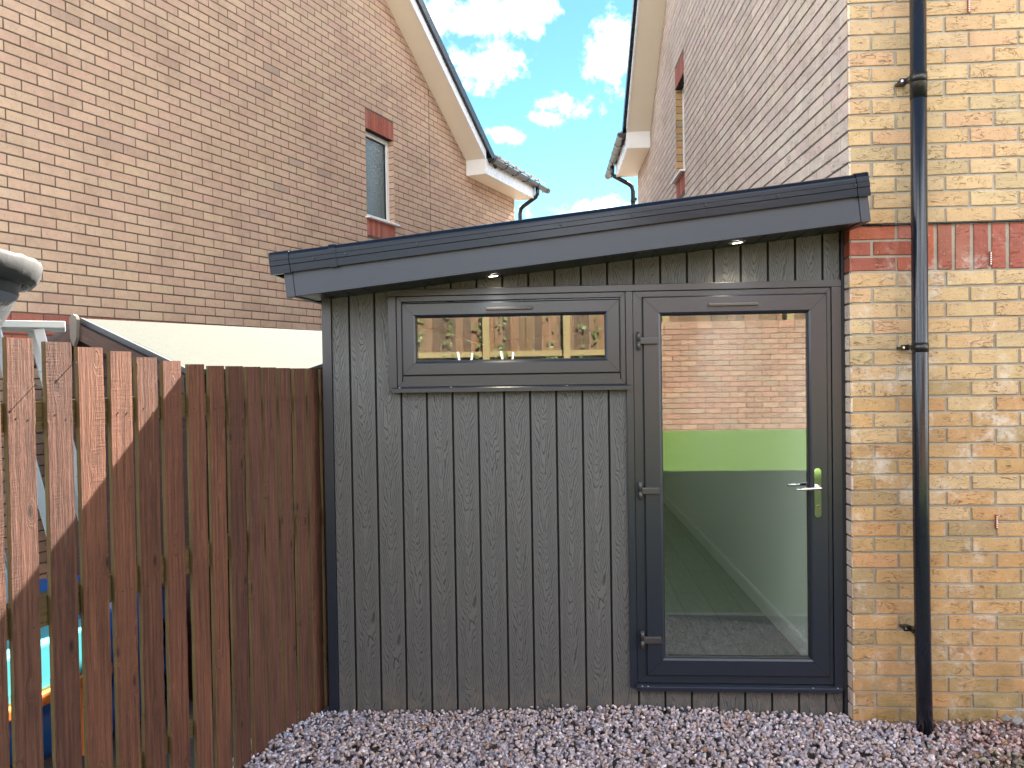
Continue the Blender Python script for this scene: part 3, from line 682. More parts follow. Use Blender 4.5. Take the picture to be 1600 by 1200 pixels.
for zt in (1.831, 1.089, .346):
    hg = MB(); hy = YF-.034
    hg.tube([(.3785, hy, zt-.089), (.3785, hy, zt-.047)], .0095, 14); hg.tube([(.3785, hy, zt-.045), (.3785, hy, zt)], .0095, 14)
    hg.box(.386, .472, YF-.040, YF-.0205, zt-.062, zt-.028, bev=.005); hg.box(.374, .39, YF-.03, YF-.009, zt-.08, zt-.01)
    hg.build('hinge', M['hinge'], door)
hp = MB(); xa, xb, za, zb_ = 1.2215, 1.2545, .908, 1.150; rr = (xb-xa)/2; cx = (xa+xb)/2
poly = [(cx+rr*math.cos(a), zb_-rr+rr*math.sin(a)) for a in np.linspace(0, math.pi, 11)]+[(cx+rr*math.cos(a), za+rr+rr*math.sin(a)) for a in np.linspace(math.pi, 2*math.pi, 11)]
hp.prism([(cx+(x-cx)*.93, (za+zb_)/2+(z-(za+zb_)/2)*.99) for x, z in poly], ZERO, X, Z, Y, YF-.030, YF-.028)
hp.prism(poly, ZERO, X, Z, Y, YF-.028, YF-.0202); hand = hp.build('handle_plate', M['chrome'], door)
lv = MB(); lv.tube([(cx, YF-.029, 1.056), (cx, YF-.062, 1.056)], .010, 14)
lv.tube([(cx+.010, YF-.064, 1.0575), (cx-.01, YF-.068, 1.0575), (cx-.05, YF-.068, 1.055), (cx-.085, YF-.067, 1.053), (cx-.108, YF-.066, 1.0525), (cx-.113, YF-.066, 1.0525)], .01, 14, r_list=[.0085, .0105, .0092, .0075, .0055, .003])
lv.build('handle_lever', M['chrome'], door)
kc = MB(); kc.tube([(cx, YF-.0305, .962), (cx, YF-.033, .962)], .0082, 14); kc.box(cx-.0042, cx+.0042, YF-.033, YF-.0302, .944, .958, bev=.001); kc.tube([(cx, YF-.0332, .963), (cx, YF-.034, .963)], .0035, 8, mi=1); kc.build('lock_cylinder', [M['brass'], M['gasket']], door)
il = MB(); il.tube([(cx, YF+.032, 1.056), (cx, YF+.075, 1.056)], .010, 10); il.tube([(cx+.01, YF+.078, 1.057), (cx-.05, YF+.08, 1.056), (cx-.115, YF+.078, 1.053)], .0085, 10); il.build('inside_handle', M['chrome'], door)
cs = MB(); cs.prism([(YF-.046, .050), (YF-.046, .068), (YF-.042, .0725), (YF+.0, .0765), (YF+.0, .050)], ZERO, Y, Z, X, .346, 1.344); thr = cs.build('threshold', M['frame'], room)
for x in (.372, .40, 1.20, 1.318):
    sc = MB(); sc.box(x, x+.006, YF-.0445, YF-.040, .0728, .0750); sc.build('screw_cover', M['upvc_w'], thr)
# roof: fascia, trim, soffit, deck
O0 = Vector((0, 0, 2.151))
fs = MB(); fs.frame_box(O0, U, Y, V, -1.262, 1.362, 3.57, 3.59, 0, .120, bev=.002)
fs.frame_box(O0, U, Y, V, -1.262, -1.30+.02, 3.5905, YB, .0, .120); fs.build('fascia', M['fascia'], room)
fc = MB()
fc.frame_box(O0, U, Y, V, -1.304, -1.2625, 3.566, 3.60, -.002, .120, bev=.002); fc.frame_box(O0, U, Y, V, 1.3625, 1.404, 3.566, 3.782, -.002, .120, bev=.002)
fc.build('fascia_corner', M['fascia'], room)
def trim_profile(h, r, y0, depth, grow=0.0):
    pts = [(y0-grow, .114-grow), (y0-grow, .114+.034), (y0-.004-grow, .114+.037), (y0-.004-grow, .114+.058), (y0-grow, .114+.061)]
    for a in np.linspace(0, math.pi/2, 7): pts.append((y0+r-grow-(r)*math.cos(a), .114+h-r+(r+grow)*math.sin(a)))
    pts += [(y0+depth, .114+h+grow), (y0+depth, .114+h-.012), (y0+.012, .114+h-.02), (y0+.012, .114-grow)]
    return pts
tm = MB(); tm.prism([(y, v) for y, v in trim_profile(.103, .028, 3.548, .14)], O0, Y, V, U, -1.262, 1.352); trim = tm.build('roof_trim', M['trim'], room)
tm = MB(); tm.prism(trim_profile(.103, .028, 3.548, .14, .004), O0, Y, V, U, -1.358, -1.264); tm.frame_box(O0, U, Y, V, -1.36, -1.352, 3.546, YB, .112, .214)
tm.build('end_cap', M['trim'], trim)
tm = MB(); tm.prism(trim_profile(.103, .028, 3.548, .14, .004), O0, Y, V, U, -1.072, -1.038); tm.build('joint_cover', M['trim'], trim)
tm = MB(); tm.prism(trim_profile(.103, .028, 3.548, .14, .004), O0, Y, V, U, 1.354, 1.408); tm.frame_box(O0, U, Y, V, 1.404, 1.409, 3.546, 3.782, .112, .214); tm.build('end_cap', M['trim'], trim)
for x in (-1.155, -1.001, -.665, -.33, .004, .332, .66, .981, 1.321):
    bt_ = MB(); u_ = x/math.cos(th)+.017; c_ = O0+U*u_+V*.163; c_.y = 3.544
    bt_.tube([c_+Y*.004, c_-Y*.003], .0065, 10)
    bt_.tube([c_-Y*.003, c_-Y*.0055], .004, 8); bt_.build('bolt_head', M['gasket'], trim)
sf = MB(); yy = 3.5905
sf.face([O0+U*-1.281+V*.004+Y*3.5905, O0+U*1.36+V*.004+Y*3.5905, O0+U*1.36+V*.004+Y*(YF+.01), O0+U*-1.281+V*.004+Y*(YF+.01)])
sf.face([O0+U*-1.281+V*.02+Y*3.5905, O0+U*1.36+V*.02+Y*3.5905, O0+U*1.36+V*.02+Y*(YF+.01), O0+U*-1.281+V*.02+Y*(YF+.01)])
k = -1.15
while k < 1.3:
    sf.frame_box(O0, U, Y, V, k, k+.006, 3.592, YF, .001, .0035); k += .10
sf.build('soffit', M['soffit_d'], room)
dk = MB()
for (u0, u1, v0, v1) in ((-1.345, RLX[0]-.02, 3.69, YB), (RLX[1]+.02, 1.374, 3.69, YB), (RLX[0]-.02, RLX[1]+.02, 3.69, RLY[0]-.02), (RLX[0]-.02, RLX[1]+.02, RLY[1]+.02, YB)):
    dk.frame_box(O0, U, Y, V, u0, u1, v0, v1, .13, .204)
rl_ = MB()  # frame of the added roof window, out of view, there for interior light
for (u0, u1, v0, v1) in ((RLX[0]-.03, RLX[0]+.03, RLY[0]-.03, RLY[1]+.03), (RLX[1]-.03, RLX[1]+.03, RLY[0]-.03, RLY[1]+.03), (RLX[0]+.03, RLX[1]-.03, RLY[0]-.03, RLY[0]+.03), (RLX[0]+.03, RLX[1]-.03, RLY[1]-.03, RLY[1]+.03)):
    rl_.frame_box(O0, U, Y, V, u0, u1, v0, v1, .206, .25, bev=.004)
rlo = rl_.build('added_rooflight', M['frame'], room); gp = MB(); gp.frame_box(O0, U, Y, V, RLX[0]+.03, RLX[1]-.03, RLY[0]+.03, RLY[1]-.03, .226, .232); gp.build('pane', M['glass'], rlo)
dk.build('roof_deck', M['trim'], room)
M['lamp_glow'] = bpy.data.materials.new('lamp_glow'); M['lamp_glow'].use_nodes = True
_b = M['lamp_glow'].node_tree.nodes['Principled BSDF']; _b.inputs['Emission Color'].default_value = (1, .88, .68, 1); _b.inputs['Emission Strength'].default_value = 3
for px, py in ((771, 431), (1152, 379)):
    p = onP(px, py, O0+Y*3.7, V); ctr = Vector((p.x, p.y, p.z))
    dlm = MB()
    e1_, e2_ = U, Y
    for (r0, r1, dz0, dz1) in ((.036, .042, -.001, .003), (.030, .036, -.004, -.001), (.026, .030, .002, -.004)):
        for q in range(24):
            a, b_ = 2*math.pi*q/24, 2*math.pi*(q+1)/24
            pt = lambda r, an, dz: ctr+e1_*r*math.cos(an)+e2_*r*math.sin(an)+V*dz
            dlm.face([pt(r0, a, dz0), pt(r0, b_, dz0), pt(r1, b_, dz1), pt(r1, a, dz1)], smooth=True)
    d_ = dlm.build('downlight', M['chrome'], room)
    ln_ = MB(); ln_.face([ctr+e1_*.026*math.cos(2*math.pi*q/20)+e2_*.026*math.sin(2*math.pi*q/20)-V*.0005 for q in range(20)]); ln_.build('lens', M['lamp_glow'], d_)
    sp = bpy.data.lights.new('downlight_lamp', 'SPOT'); sp.energy = 1.0; sp.color = (1, .86, .62); sp.spot_size = R(120); sp.spot_blend = .8; sp.shadow_soft_size = .025
    so_ = bpy.data.objects.new('downlight_lamp', sp); COL.objects.link(so_); so_.location = ctr-V*.012; so_.parent = None
# interior
it = MB(); IX0, IX1, IZ, IY0, IY1 = -1.09, 1.293, .085, YF+.075, YB-.05
it.face([(IX0, IY0, IZ), (IX1, IY0, IZ), (IX1, IY1, IZ), (IX0, IY1, IZ)]); it.face([(IX0, IY0, IZ-.02), (IX1, IY0, IZ-.02), (IX1, IY1, IZ-.02), (IX0, IY1, IZ-.02)])
it.build('interior_floor', M['lam'], room, merge=False, recalc=False)
it = MB(); ic = lambda x: zr(x)+.0
IXB = IX1-.155
it.prism([(IX1, IY0), (IX1+.03, IY0), (IXB+.03, IY1), (IXB, IY1)], ZERO, X, Y, Z, IZ, 2.25); it.box(IX0-.03, IX0, IY0, IY1, IZ, 2.0)
it.box(IX0, IX1, IY1, IY1+.03, IZ, 2.25)
cz = lambda x: 2.03+(x-IX0)*.1
for (a, b_, c, e) in ((IX0-.03, RLX[0], IY0-.04, IY1+.03), (RLX[1], IX1+.03, IY0-.04, IY1+.03), (RLX[0], RLX[1], IY0-.04, RLY[0]), (RLX[0], RLX[1], RLY[1], IY1+.03)):
    it.prism([(a, cz(a)), (b_, cz(b_)), (b_, cz(b_)+.02), (a, cz(a)+.02)], ZERO, X, Z, Y, c, e)
for (a, b_, c, e) in ((RLX[0]-.015, RLX[0], *RLY), (RLX[1], RLX[1]+.015, *RLY), (RLX[0], RLX[1], RLY[0]-.015, RLY[0]), (RLX[0], RLX[1], RLY[1], RLY[1]+.015)):
    it.prism([(a, cz(a)+.021), (b_, cz(b_)+.021), (b_, zr(b_)+.20), (a, zr(a)+.20)], ZERO, X, Z, Y, c, e)
for (a, b_, c, e) in ((IX0, -.845, IZ, 2.2), (.325, .345, IZ, 2.2), (-.845, .325, IZ, 1.575), (-.845, .325, 2.045, 2.15), (.345, 1.34, 2.045, 2.25)):
    it.box(a, b_, YF+.05, YF+.075, c, e)
it.box(-.845, .325, YF+.02, YF+.07, 1.562, 1.575); it.box(-.845, .325, YF+.02, YF+.07, 2.045, 2.06)
it.build('interior_lining', M['plaster'], room, merge=False)
sk = MB()
sd_ = Vector((IXB-IX1, IY1-IY0, 0)).normalized(); sx_ = Vector((sd_.y, -sd_.x, 0))
sk.prism([(-.001, IZ+.001), (-.017, IZ+.001), (-.017, IZ+.085), (-.011, IZ+.097), (-.001, IZ+.10)], Vector((IX1, IY0, 0)), sx_, Z, sd_, 0, IY1-IY0-.02)
sk.box(IX0, IX1-.02, IY1-.018, IY1-.001, IZ+.001, IZ+.1); sk.build('skirting_board', M['upvc_w'], room)
bs_ = MB(); bs_.box(.345, 1.34, YF+.008, YF+.07, .06, .078); bs_.build('door_step', M['frame'], room)

# ------------------------------------------------------------------ timber fence on the left
aF = R(13.7); dF = Vector((math.sin(aF), math.cos(aF), 0)); nF = Vector((math.cos(aF), -math.sin(aF), 0)); OF = Vector((-1.277, 3.932, 0))
fence = thing('board_fence', OF+dF*-1.0+Vector((0, 0, -.1)), 'red brown stained board fence with gaps, running up to the garden room', 'fence')
TH = .016
def on_fence(x, y): p = onP(x, y, OF+nF*(TH/2), nF); return (p-OF).dot(dF), p.z
boards = []
for (x0, x1, yt) in ((9, 53, 527), (70, 111, 533.5), (121, 161, 542), (171, 205, 548.5), (213.5, 246, 558), (254, 283, 563.5), (294, 319, 569), (327, 350, 571.5),
                     (356, 379.4, 572), (385, 407.5, 573), (411, 431.5, 574), (435.5, 454.5, 575), (459.5, 477.3, 575.5), (481, 497, 576), (501, 512, 577)):
    a, zt0 = on_fence(x0, yt); b_, _ = on_fence(x1, yt); boards.append((a, b_, zt0))
q = boards[0][0]
while q > -4.2: q -= .128; boards.insert(0, (q, q+.104+random.uniform(-.006, .006), 1.785+random.uniform(-.004, .006)-.02*(q < -2.8)))
for i, (a, b_, top) in enumerate(boards):
    bd = MB(); off = random.uniform(0, 30); lean = random.uniform(-.003, .003); n_ = 14; zt = -.14
    tone = [(1, 1, 1), (1.15, 1.08, 1.0), (.72, .72, .76), (1.05, .95, .92), (.88, .90, .94), (.80, .76, .74)][random.randrange(6)]
    o_ = random.uniform(-.002, .002); wob_ = [random.uniform(-.0012, .0012) for _ in range(n_+1)]; wb2 = [random.uniform(-.0012, .0012) for _ in range(n_+1)]
    P = lambda s_, z, o: OF+dF*s_+nF*(o+o_)+Z*z
    zz = [zt+(top-zt)*k/n_ for k in range(n_+1)]; bow = random.uniform(-.003, .003)
    for k in range(n_):
        r0, r1 = k/n_, (k+1)/n_; z0, z1 = zz[k], zz[k+1]
        a0, a1 = a+lean*(1-r0)+wob_[k], a+lean*(1-r1)+wob_[k+1]; c0, c1 = b_+lean*(1-r0)+wb2[k], b_+lean*(1-r1)+wb2[k+1]
        f0, f1 = TH/2+bow*math.sin(math.pi*r0), TH/2+bow*math.sin(math.pi*r1); w_ = b_-a
        e = .0015
        bd.face([P(a0+e, z0, f0), P(c0-e, z0, f0), P(c0-e, z1, f1), P(a0+e, z1, f1)], 0, tone, [(0, z0+off), (w_, z0+off), (w_, z1+off), (0, z1+off)])
        bd.face([P(a0, z0, f0-e), P(a0+e, z0, f0), P(a0+e, z1, f1), P(a0, z1, f1-e)], 0, tone, [(0, z0+off), (.002, z0+off), (.002, z1+off), (0, z1+off)])
        bd.face([P(c0-e, z0, f0), P(c0, z0, f0-e), P(c0, z1, f1-e), P(c0-e, z1, f1)], 0, tone, [(w_-.002, z0+off), (w_, z0+off), (w_, z1+off), (w_-.002, z1+off)])
        bd.face([P(c0, z0, f0-TH), P(a0, z0, f0-TH), P(a0, z1, f1-TH), P(c0, z1, f1-TH)], 0, tone, [(0, z0+off), (w_, z0+off), (w_, z1+off), (0, z1+off)])
        bd.face([P(a0, z0, f0-TH), P(a0, z0, f0-e), P(a0, z1, f1-e), P(a0, z1, f1-TH)], 1, (1, 1, 1), [(0, z0+off), (.02, z0+off), (.02, z1+off), (0, z1+off)])
        bd.face([P(c0, z0, f0-e), P(c0, z0, f0-TH), P(c0, z1, f1-TH), P(c0, z1, f1-e)], 1, (1, 1, 1), [(0, z0+off), (.02, z0+off), (.02, z1+off), (0, z1+off)])
    dt = random.uniform(-.003, .003)
    bd.face([P(a, top, TH/2), P(b_, top, TH/2), P(b_, top, -TH/2), P(a, top, -TH/2)], 0, (1.15, 1.1, 1.05), [(0, off), (.1, off), (.1, off+.02), (0, off+.02)])
    bo = bd.build('board', [M['fence'], M['fence_edge']], fence, merge=False, recalc=False)
    if a > -2.2:
        for zn in (1.52, .87):
            for sx in (.3, .72):
                nl = MB(); c_ = P(a+(b_-a)*sx, zn+random.uniform(-.012, .012), TH/2); nl.tube([c_-nF*.001, c_+nF*.0006], .0028, 8)
                nl.build('nail_head', M['gasket'], bo)
for (s_, z) in ((-1.655, 1.628), (-1.51, 1.700)):
    nl = MB(); c_ = OF+dF*s_+nF*(TH/2)+Z*z; nl.tube([c_-nF*.003, c_+nF*.012, c_+nF*.0135], .0018, 8, r_list=[.0016, .0016, .0045]); nl.build('protruding_nail', M['hinge'], fence)
def rail(zc, a, b_, hh=.045):
    r_ = MB(); A = OF; ex, ey = dF, nF
    c = [A+ex*s_+ey*o+Z*z for s_ in (a, b_) for o in (-TH/2-.045, -TH/2-.003) for z in (zc-hh, zc+hh)]
    for qd in ((0, 1, 3, 2), (4, 6, 7, 5), (0, 4, 5, 1), (2, 3, 7, 6), (0, 2, 6, 4), (1, 5, 7, 3)):
        r_.face([c[i] for i in qd], 0, uv=[(0, a), (0, b_), (.09, b_), (.09, a)])
    return r_.build('rail', M['fence_edge'], fence, merge=False)
rail(1.53, -4.3, -.80); rail(1.50, -.79, .15); rail(.90, -4.3, .15, .05); rail(.22, -4.3, -.9, .035)

# ------------------------------------------------------------------ neighbour's side: shed, trampoline, stand, play table
# small timber shed: ridge runs away to the right
aS = R(26.0); dS = Vector((math.sin(aS), math.cos(aS), 0)); cS = Vector((math.cos(aS), -math.sin(aS), 0))   # cS: across, to the right
r0 = EYE+ray(126, 497.5)*4.6
shed = thing('garden_shed', Vector((r0.x, r0.y, -.15)), 'small dark timber shed with pale felt roof, behind the board fence', 'shed')
pit_s = R(18.4); hw = .97; lenS = 2.35
def SP(a, c, z): return Vector((r0.x, r0.y, r0.z))+dS*a+cS*c+Z*z
m, g, b = material('pale_roof_felt'); o = g.obj(); n = g.noise(o, 26, 4, .7); n2 = g.noise(g.scale(o, (1, 1, 1)), 170, 2)
c = g.mix(n, (.026, .030, .023), (.048, .053, .041)); c = g.mix(g.m('MULTIPLY', g.step(n2, .55, .7), .5), c, (.068, .072, .058)); c = g.mix(g.m('MULTIPLY', g.step(n2, .46, .3), .6), c, (.045, .047, .040))
g.put(b.inputs['Base Color'], c); b.inputs['Roughness'].default_value = .95; g.put(b.inputs['Normal'], g.bump(n2, .6, .004)); M['felt'] = m
rf = MB(); tt = math.tan(pit_s)
for sg, hw in ((1, .97), (-1, .60)):
    pts = [(0, 0), (sg*hw, -hw*tt), (sg*hw, -hw*tt-.022), (0, -.022)]
    rf.prism(pts, Vector((r0.x, r0.y, r0.z)), cS, Z, dS, .02, lenS)
    c0 = .47
    rf.prism([(sg*c0, -c0*tt+.0015), (sg*hw, -hw*tt+.0015), (sg*hw, -hw*tt+.004), (sg*c0, -c0*tt+.005)], Vector((r0.x, r0.y, r0.z)), cS, Z, dS, .021, lenS-.001)
rf.build('roof', M['felt'], shed)
ed = MB()
for sg, hw in ((1, .97), (-1, .60)): ed.prism([(0, .004), (sg*hw, -hw*tt+.004), (sg*hw, -hw*tt-.03), (0, -.03)], Vector((r0.x, r0.y, r0.z)), cS, Z, dS, -.004, .019)
ed.build('felt_edge', M['black_felt'] if 'black_felt' in M else plain('dark_felt_edge', (.04, .045, .055), .6), shed)
bgd = MB()
def uvface(mb, pts, tone=(1, 1, 1)):
    L0 = (Vector(pts[1])-Vector(pts[0])).length; L1 = (Vector(pts[2])-Vector(pts[1])).length
    o_ = random.uniform(0, 9); mb.face(pts, 0, tone, [(0, o_), (0, o_+L0), (L1, o_+L0), (L1, o_)])
for sg, hw in ((1, .97), (-1, .60)):
    A = [(0.0, -.034), (sg*hw, -hw*tt-.034), (sg*hw, -hw*tt-.125), (0, -.125)]
    for a in (-.028, -.006):
        uvface(bgd, [SP(a, c, z) for c, z in A], (1.5, 1.4, 1.35))
    for (p, q_) in ((0, 1), (2, 3)):
        uvface(bgd, [SP(-.028, *A[p]), SP(-.028, *A[q_]), SP(-.006, *A[q_]), SP(-.006, *A[p])], (1.5, 1.4, 1.35))
bgd.build('bargeboard', M['shed_wood'], shed, merge=False)
fi = MB(); fi.prism([(-.038, .035), (-.030, .055), (0, .068), (.030, .055), (.038, .035), (.030, -.075), (0, -.125), (-.030, -.075)], SP(-.0285, 0, -.045), cS, Z, -dS, 0, .02)
fi.build('finial', plain('grey_weathered_wood', (.16, .135, .115), .85, bump=.5), shed)
hw = .97; wl = MB(); zb_ = -.15-r0.z
for k in range(26):
    za = zb_+k*.12
    def ctop(z): return max(0, min(hw-.08, (-z-.03)/tt))
    c_a = min(hw-.08, ctop(za)); c_b = min(hw-.08, ctop(min(za+.12, -.03)))
    if za > -.04: break
    uvface(wl, [SP(.06, -min(c_a, .55), za), SP(.06, c_a, za), SP(.075, c_b, min(za+.118, -.03)), SP(.075, -min(c_b, .55), min(za+.118, -.03))], (.8, .6, .55))
for sg, hw in ((1, .97), (-1, .63)):
    c_ = sg*(hw-.08); z1 = -(hw-.08)*tt-.03
    uvface(wl, [SP(.07, c_, zb_), SP(lenS-.1, c_, zb_), SP(lenS-.1, c_, z1), SP(.07, c_, z1)], (.8, .6, .55))
wl.build('wall', M['shed_wood'], shed, merge=False)

for o_ in shed.children:                              # the far eave corner stops short of the garden room
    bm = bmesh.new(); bm.from_mesh(o_.data); bmesh.ops.bisect_plane(bm, geom=bm.verts[:]+bm.edges[:]+bm.faces[:], plane_co=(-1.236, 0, 0), plane_no=(1, 0, 0), clear_outer=True); bm.to_mesh(o_.data); bm.free()

# trampoline: padded rim and net sloping inwards
tc = EYE+rt0*(-2.95)+Vector((-math.sin(yaw), math.cos(yaw), 0))*3.25; tc.z = 0
tramp = thing('trampoline', tc+Vector((0, 0, -.15)), 'round trampoline enclosure with padded grey rim and mesh net, behind the fence', 'trampoline')
zt = 2.135; rad = .80
M['pad'] = plain('grey_pad_cover', (.024, .024, .026), .85, var=.25, vs_=6, bump=.6, bs_=22)
pd = MB(); NS = 96
def padpt(i, j):
    an = 2*math.pi*i/NS; ph = 2*math.pi*j/10; cr = 1+.05*math.sin(an*37)+.04*math.sin(an*61+1); ro = rad+.030*cr*math.cos(ph)+.022*math.sin(ph)
    return tc+Vector((math.cos(an)*ro, math.sin(an)*ro, zt+.058*cr*math.sin(ph)))
for i in range(NS):
    for j in range(10): pd.face([padpt(i, j), padpt(i+1, j), padpt(i+1, j+1), padpt(i, j+1)], smooth=True)
pd.build('rim_pad', M['pad'], tramp)
bnd = MB()
for i in range(NS):
    a0, a1 = 2*math.pi*i/NS, 2*math.pi*(i+1)/NS
    pt = lambda an, r_, z: tc+Vector((math.cos(an)*r_, math.sin(an)*r_, z))
    bnd.face([pt(a0, rad-.045, zt-.02), pt(a1, rad-.045, zt-.02), pt(a1, rad-.07, zt-.10), pt(a0, rad-.07, zt-.10)], smooth=True)
bnd.build('net_band', plain('navy_band', (.015, .02, .04), .6), tramp)
m, g, b = material('grey_net'); nt = m.node_tree; uv = g.uv()
su = g.sep(uv); wv = g.m('MAXIMUM', g.m('SINE', g.m('MULTIPLY', g.m('ADD', su[0], su[1]), 620.0)), g.m('SINE', g.m('MULTIPLY', g.m('SUBTRACT', su[0], su[1]), 620.0)))
b.inputs['Base Color'].default_value = (.042, .047, .052, 1); b.inputs['Roughness'].default_value = .7
tr = g.n('ShaderNodeBsdfTransparent'); mx = g.n('ShaderNodeMixShader'); g.put(mx.inputs[0], g.step(wv, -.15, .3))
nt.links.new(tr.outputs[0], mx.inputs[1]); nt.links.new(b.outputs[0], mx.inputs[2]); nt.links.new(mx.outputs[0], nt.nodes['Material Output'].inputs[0])
ntm = MB()
for i in range(NS):
    a0, a1 = 2*math.pi*i/NS, 2*math.pi*(i+1)/NS
    for (r_a, za, r_b, zb2) in ((rad-.06, zt-.09, rad-.38, zt-.75), (rad-.38, zt-.75, rad-.45, .55)):
        ntm.face([pt(a0, r_a, za), pt(a1, r_a, za), pt(a1, r_b, zb2), pt(a0, r_b, zb2)], uv=[(a0*.7, za), (a1*.7, za), (a1*.7, zb2), (a0*.7, zb2)], smooth=True)
ntm.build('net', m, tramp)
fr_ = MB()
for k in range(3):
    an = R(115+75*k); fr_.tube([pt(an+.35, rad-.06, zt-.03), pt(an+.35, rad-.38, .6), pt(an+.35, rad-.38, -.15)], .018, 8)
fr_.tube([pt(2*math.pi*k/40, rad-.32, .55) for k in range(41)], .02, 8); fr_.build('frame', M['hinge'], tramp)

# pale stand with slanting legs
stand_c = EYE+ray(40, 512)*3.9
st_ = thing('stand', Vector((stand_c.x, stand_c.y, -.15)), 'white flat topped stand on slanting pale legs, beside the dark shed gable', 'stand')
ey = ray(100, 512); ey = Vector((ey.x, ey.y, 0)).normalized(); ex = Vector((ey.y, -ey.x, 0)); zc = stand_c.z
O_ = Vector((stand_c.x, stand_c.y, zc))
tp = MB(); tp.frame_box(O_, ex, ey, Z, -.45, .175, -.02, .42, .0, .035, bev=.006); tp.build('top', plain('white_painted_top', (.72, .72, .70), .5, var=.06), st_)
legm = plain('pale_grey_metal', (.50, .56, .62), .3, metal=.3, var=.06)
for (xa, ya) in ((-.13, .03), (.055, .03), (.02, .36), (-.38, .03), (-.40, .36)):
    lg = MB(); p0 = O_+ex*xa+ey*ya; p1 = p0+ex*.42+Z*(-zc-.15)
    dd = (p1-p0).normalized(); sx = ex.cross(dd).normalized(); lg.frame_box(p0, dd.cross(sx).normalized(), sx, dd, -.024, .024, -.02, .02, 0.0, (p1-p0).length, bev=.004); lg.build('leg', legm, st_)

# play table and pool cover seen through the lower gaps
pt0 = EYE+ray(60, 1040)*3.2
M['teal'] = plain('turquoise_plastic', (.10, .52, .58), .4, var=.08); M['orange'] = plain('orange_plastic', (.72, .20, .04), .4, var=.1)
ply = thing('play_table', Vector((pt0.x, pt0.y, -.15)), 'turquoise play tray with orange rim, glimpsed through the lower fence gaps', 'play table')
O_ = Vector((pt0.x, pt0.y, 0)); ex, ey = dF, -nF
for nm, (a0, a1, b0, b1, z0, z1), mt in (('tray', (-.55, .42, .08, .62, .30, .50), 'teal'), ('rim', (-.57, .44, .05, .64, .245, .30), 'orange')):
    t_ = MB(); t_.frame_box(O_, ex, ey, Z, a0, a1, b0, b1, z0, z1, bev=.012); t_.build(nm, M[mt], ply)
for (a, b_) in ((-.5, .12), (.36, .12), (-.5, .56), (.36, .56)):
    t_ = MB(); t_.frame_box(O_, ex, ey, Z, a-.03, a+.03, b_-.03, b_+.03, -.15, .245, bev=.005); t_.build('leg', M['orange'], ply)
pc = EYE+ray(110, 985)*3.75
pool = thing('paddling_pool', Vector((pc.x, pc.y, -.15)), 'deep blue paddling pool behind the turquoise play tray', 'paddling pool')
blue = plain('blue_pvc', (.02, .10, .34), .3, var=.2, vs_=12, bump=.3, bs_=12)
for nm, (r_, zc_, rr) in (('lower_ring', (.50, .02, .17)), ('upper_ring', (.50, .30, .17))):
    t_ = MB(); CN = 40; pp = [Vector((pc.x-.35, pc.y+.30, 0))+Vector((math.cos(2*math.pi*i/CN)*r_, math.sin(2*math.pi*i/CN)*r_, zc_)) for i in range(CN+1)]
    t_.tube(pp, rr, 14, caps=False); t_.build(nm, blue, pool)

# ------------------------------------------------------------------ behind the camera: retaining wall, rear fence, airer (seen in the glass)
YW = -3.25
RW = Wall(Vector((1.0, YW, 0)), X, Y, .006)
PALW = [(.26, .145, .10), (.29, .155, .11), (.24, .13, .092), (.31, .19, .13), (.26, .165, .12)]
RW.courses(.4, 24, 0, 7, PALW, h=.075)
RW.mortar(0, 7, -.16, .4+24*.075)
for k in range(31): RW.brick(k*.225, k*.225+.217, 2.20, 2.30, jit(random.choice(PALW), .1))
RW.mb.box(1.0, 8.0, YW-.35, YW-.02, -.16, 2.19, mi=1); RW.mb.box(1.0, 1.1, YW-.02, YW-.007, -.16, 2.19, mi=1)
M['brick_w'] = brick_mat('red_retaining_brick', crease=.4, speck=.3)
rw = RW.mb.build('retaining_wall', [M['brick_w'], mortar_mat('wall_mortar', (.10, .075, .058))], merge=False)
tag(rw, 'red brick retaining wall at the top of the lawn, seen in the door glass', 'wall')
bk_ = MB(); bk_.box(1.0, 9, -12, YW-.36, -.16, 2.12); tag(bk_.build('bank', M['earth']), kind='structure')
rfz = thing('rear_fence', Vector((3.5, YW-.15, 2.15)), 'brown boundary fence with pale posts above the brick retaining wall', 'fence')
M['rear_board'] = wood('faded_fence_board', (.055, .034, .022), (.15, .09, .052), (.03, .018, .012))
YV = 2*YF-(YW-.1)
pxs = [onY(px, 520, YV).x for px in (760, 885, 1040, 1234)]
def rear(x0, x1, y, z0, z1, parent, posts):
    x = x0
    while x < x1:
        bd = MB(); w_ = .112; o_ = random.uniform(0, 20); a, c_ = x, x+w_; t1 = z1+random.uniform(-.02, .02)
        tone = random.choice([(1.5, 1.45, 1.4), (.85, .85, .85), (1.6, 1.45, 1.3), (1.15, 1.15, 1.1), (1.25, 1.3, 1.1)])
        yo = y-.016*(int((x-x0)/.1135+.5) % 2); q8 = [(a, yo-.02), (c_, yo-.02), (c_, yo), (a, yo)]
        for i in range(4):
            p, r_ = q8[i], q8[(i+1) % 4]; bd.face([(*p, z0), (*r_, z0), (*r_, t1), (*p, t1)], 0, tone, [(0, o_), (w_, o_), (w_, o_+t1-z0), (0, o_+t1-z0)])
        bd.build('board', M['rear_board'], parent, merge=False); x += .1135
    for px in posts:
        ps = MB(); ps.frame_box(Vector((px, y+.05, 0)), X, Y, Z, -.05, .05, -.045, .045, z0-.1, z1-.1, bev=.004); ps.build('post', M['post_wood'], parent)
    for zz in (z0+.08, z0+(z1-z0)*.62):
        rl = MB(); rl.frame_box(Vector((0, y, 0)), X, Y, Z, x0, x1, .002, .045, zz-.04, zz+.04); rl.build('rail', M['post_wood'], parent)
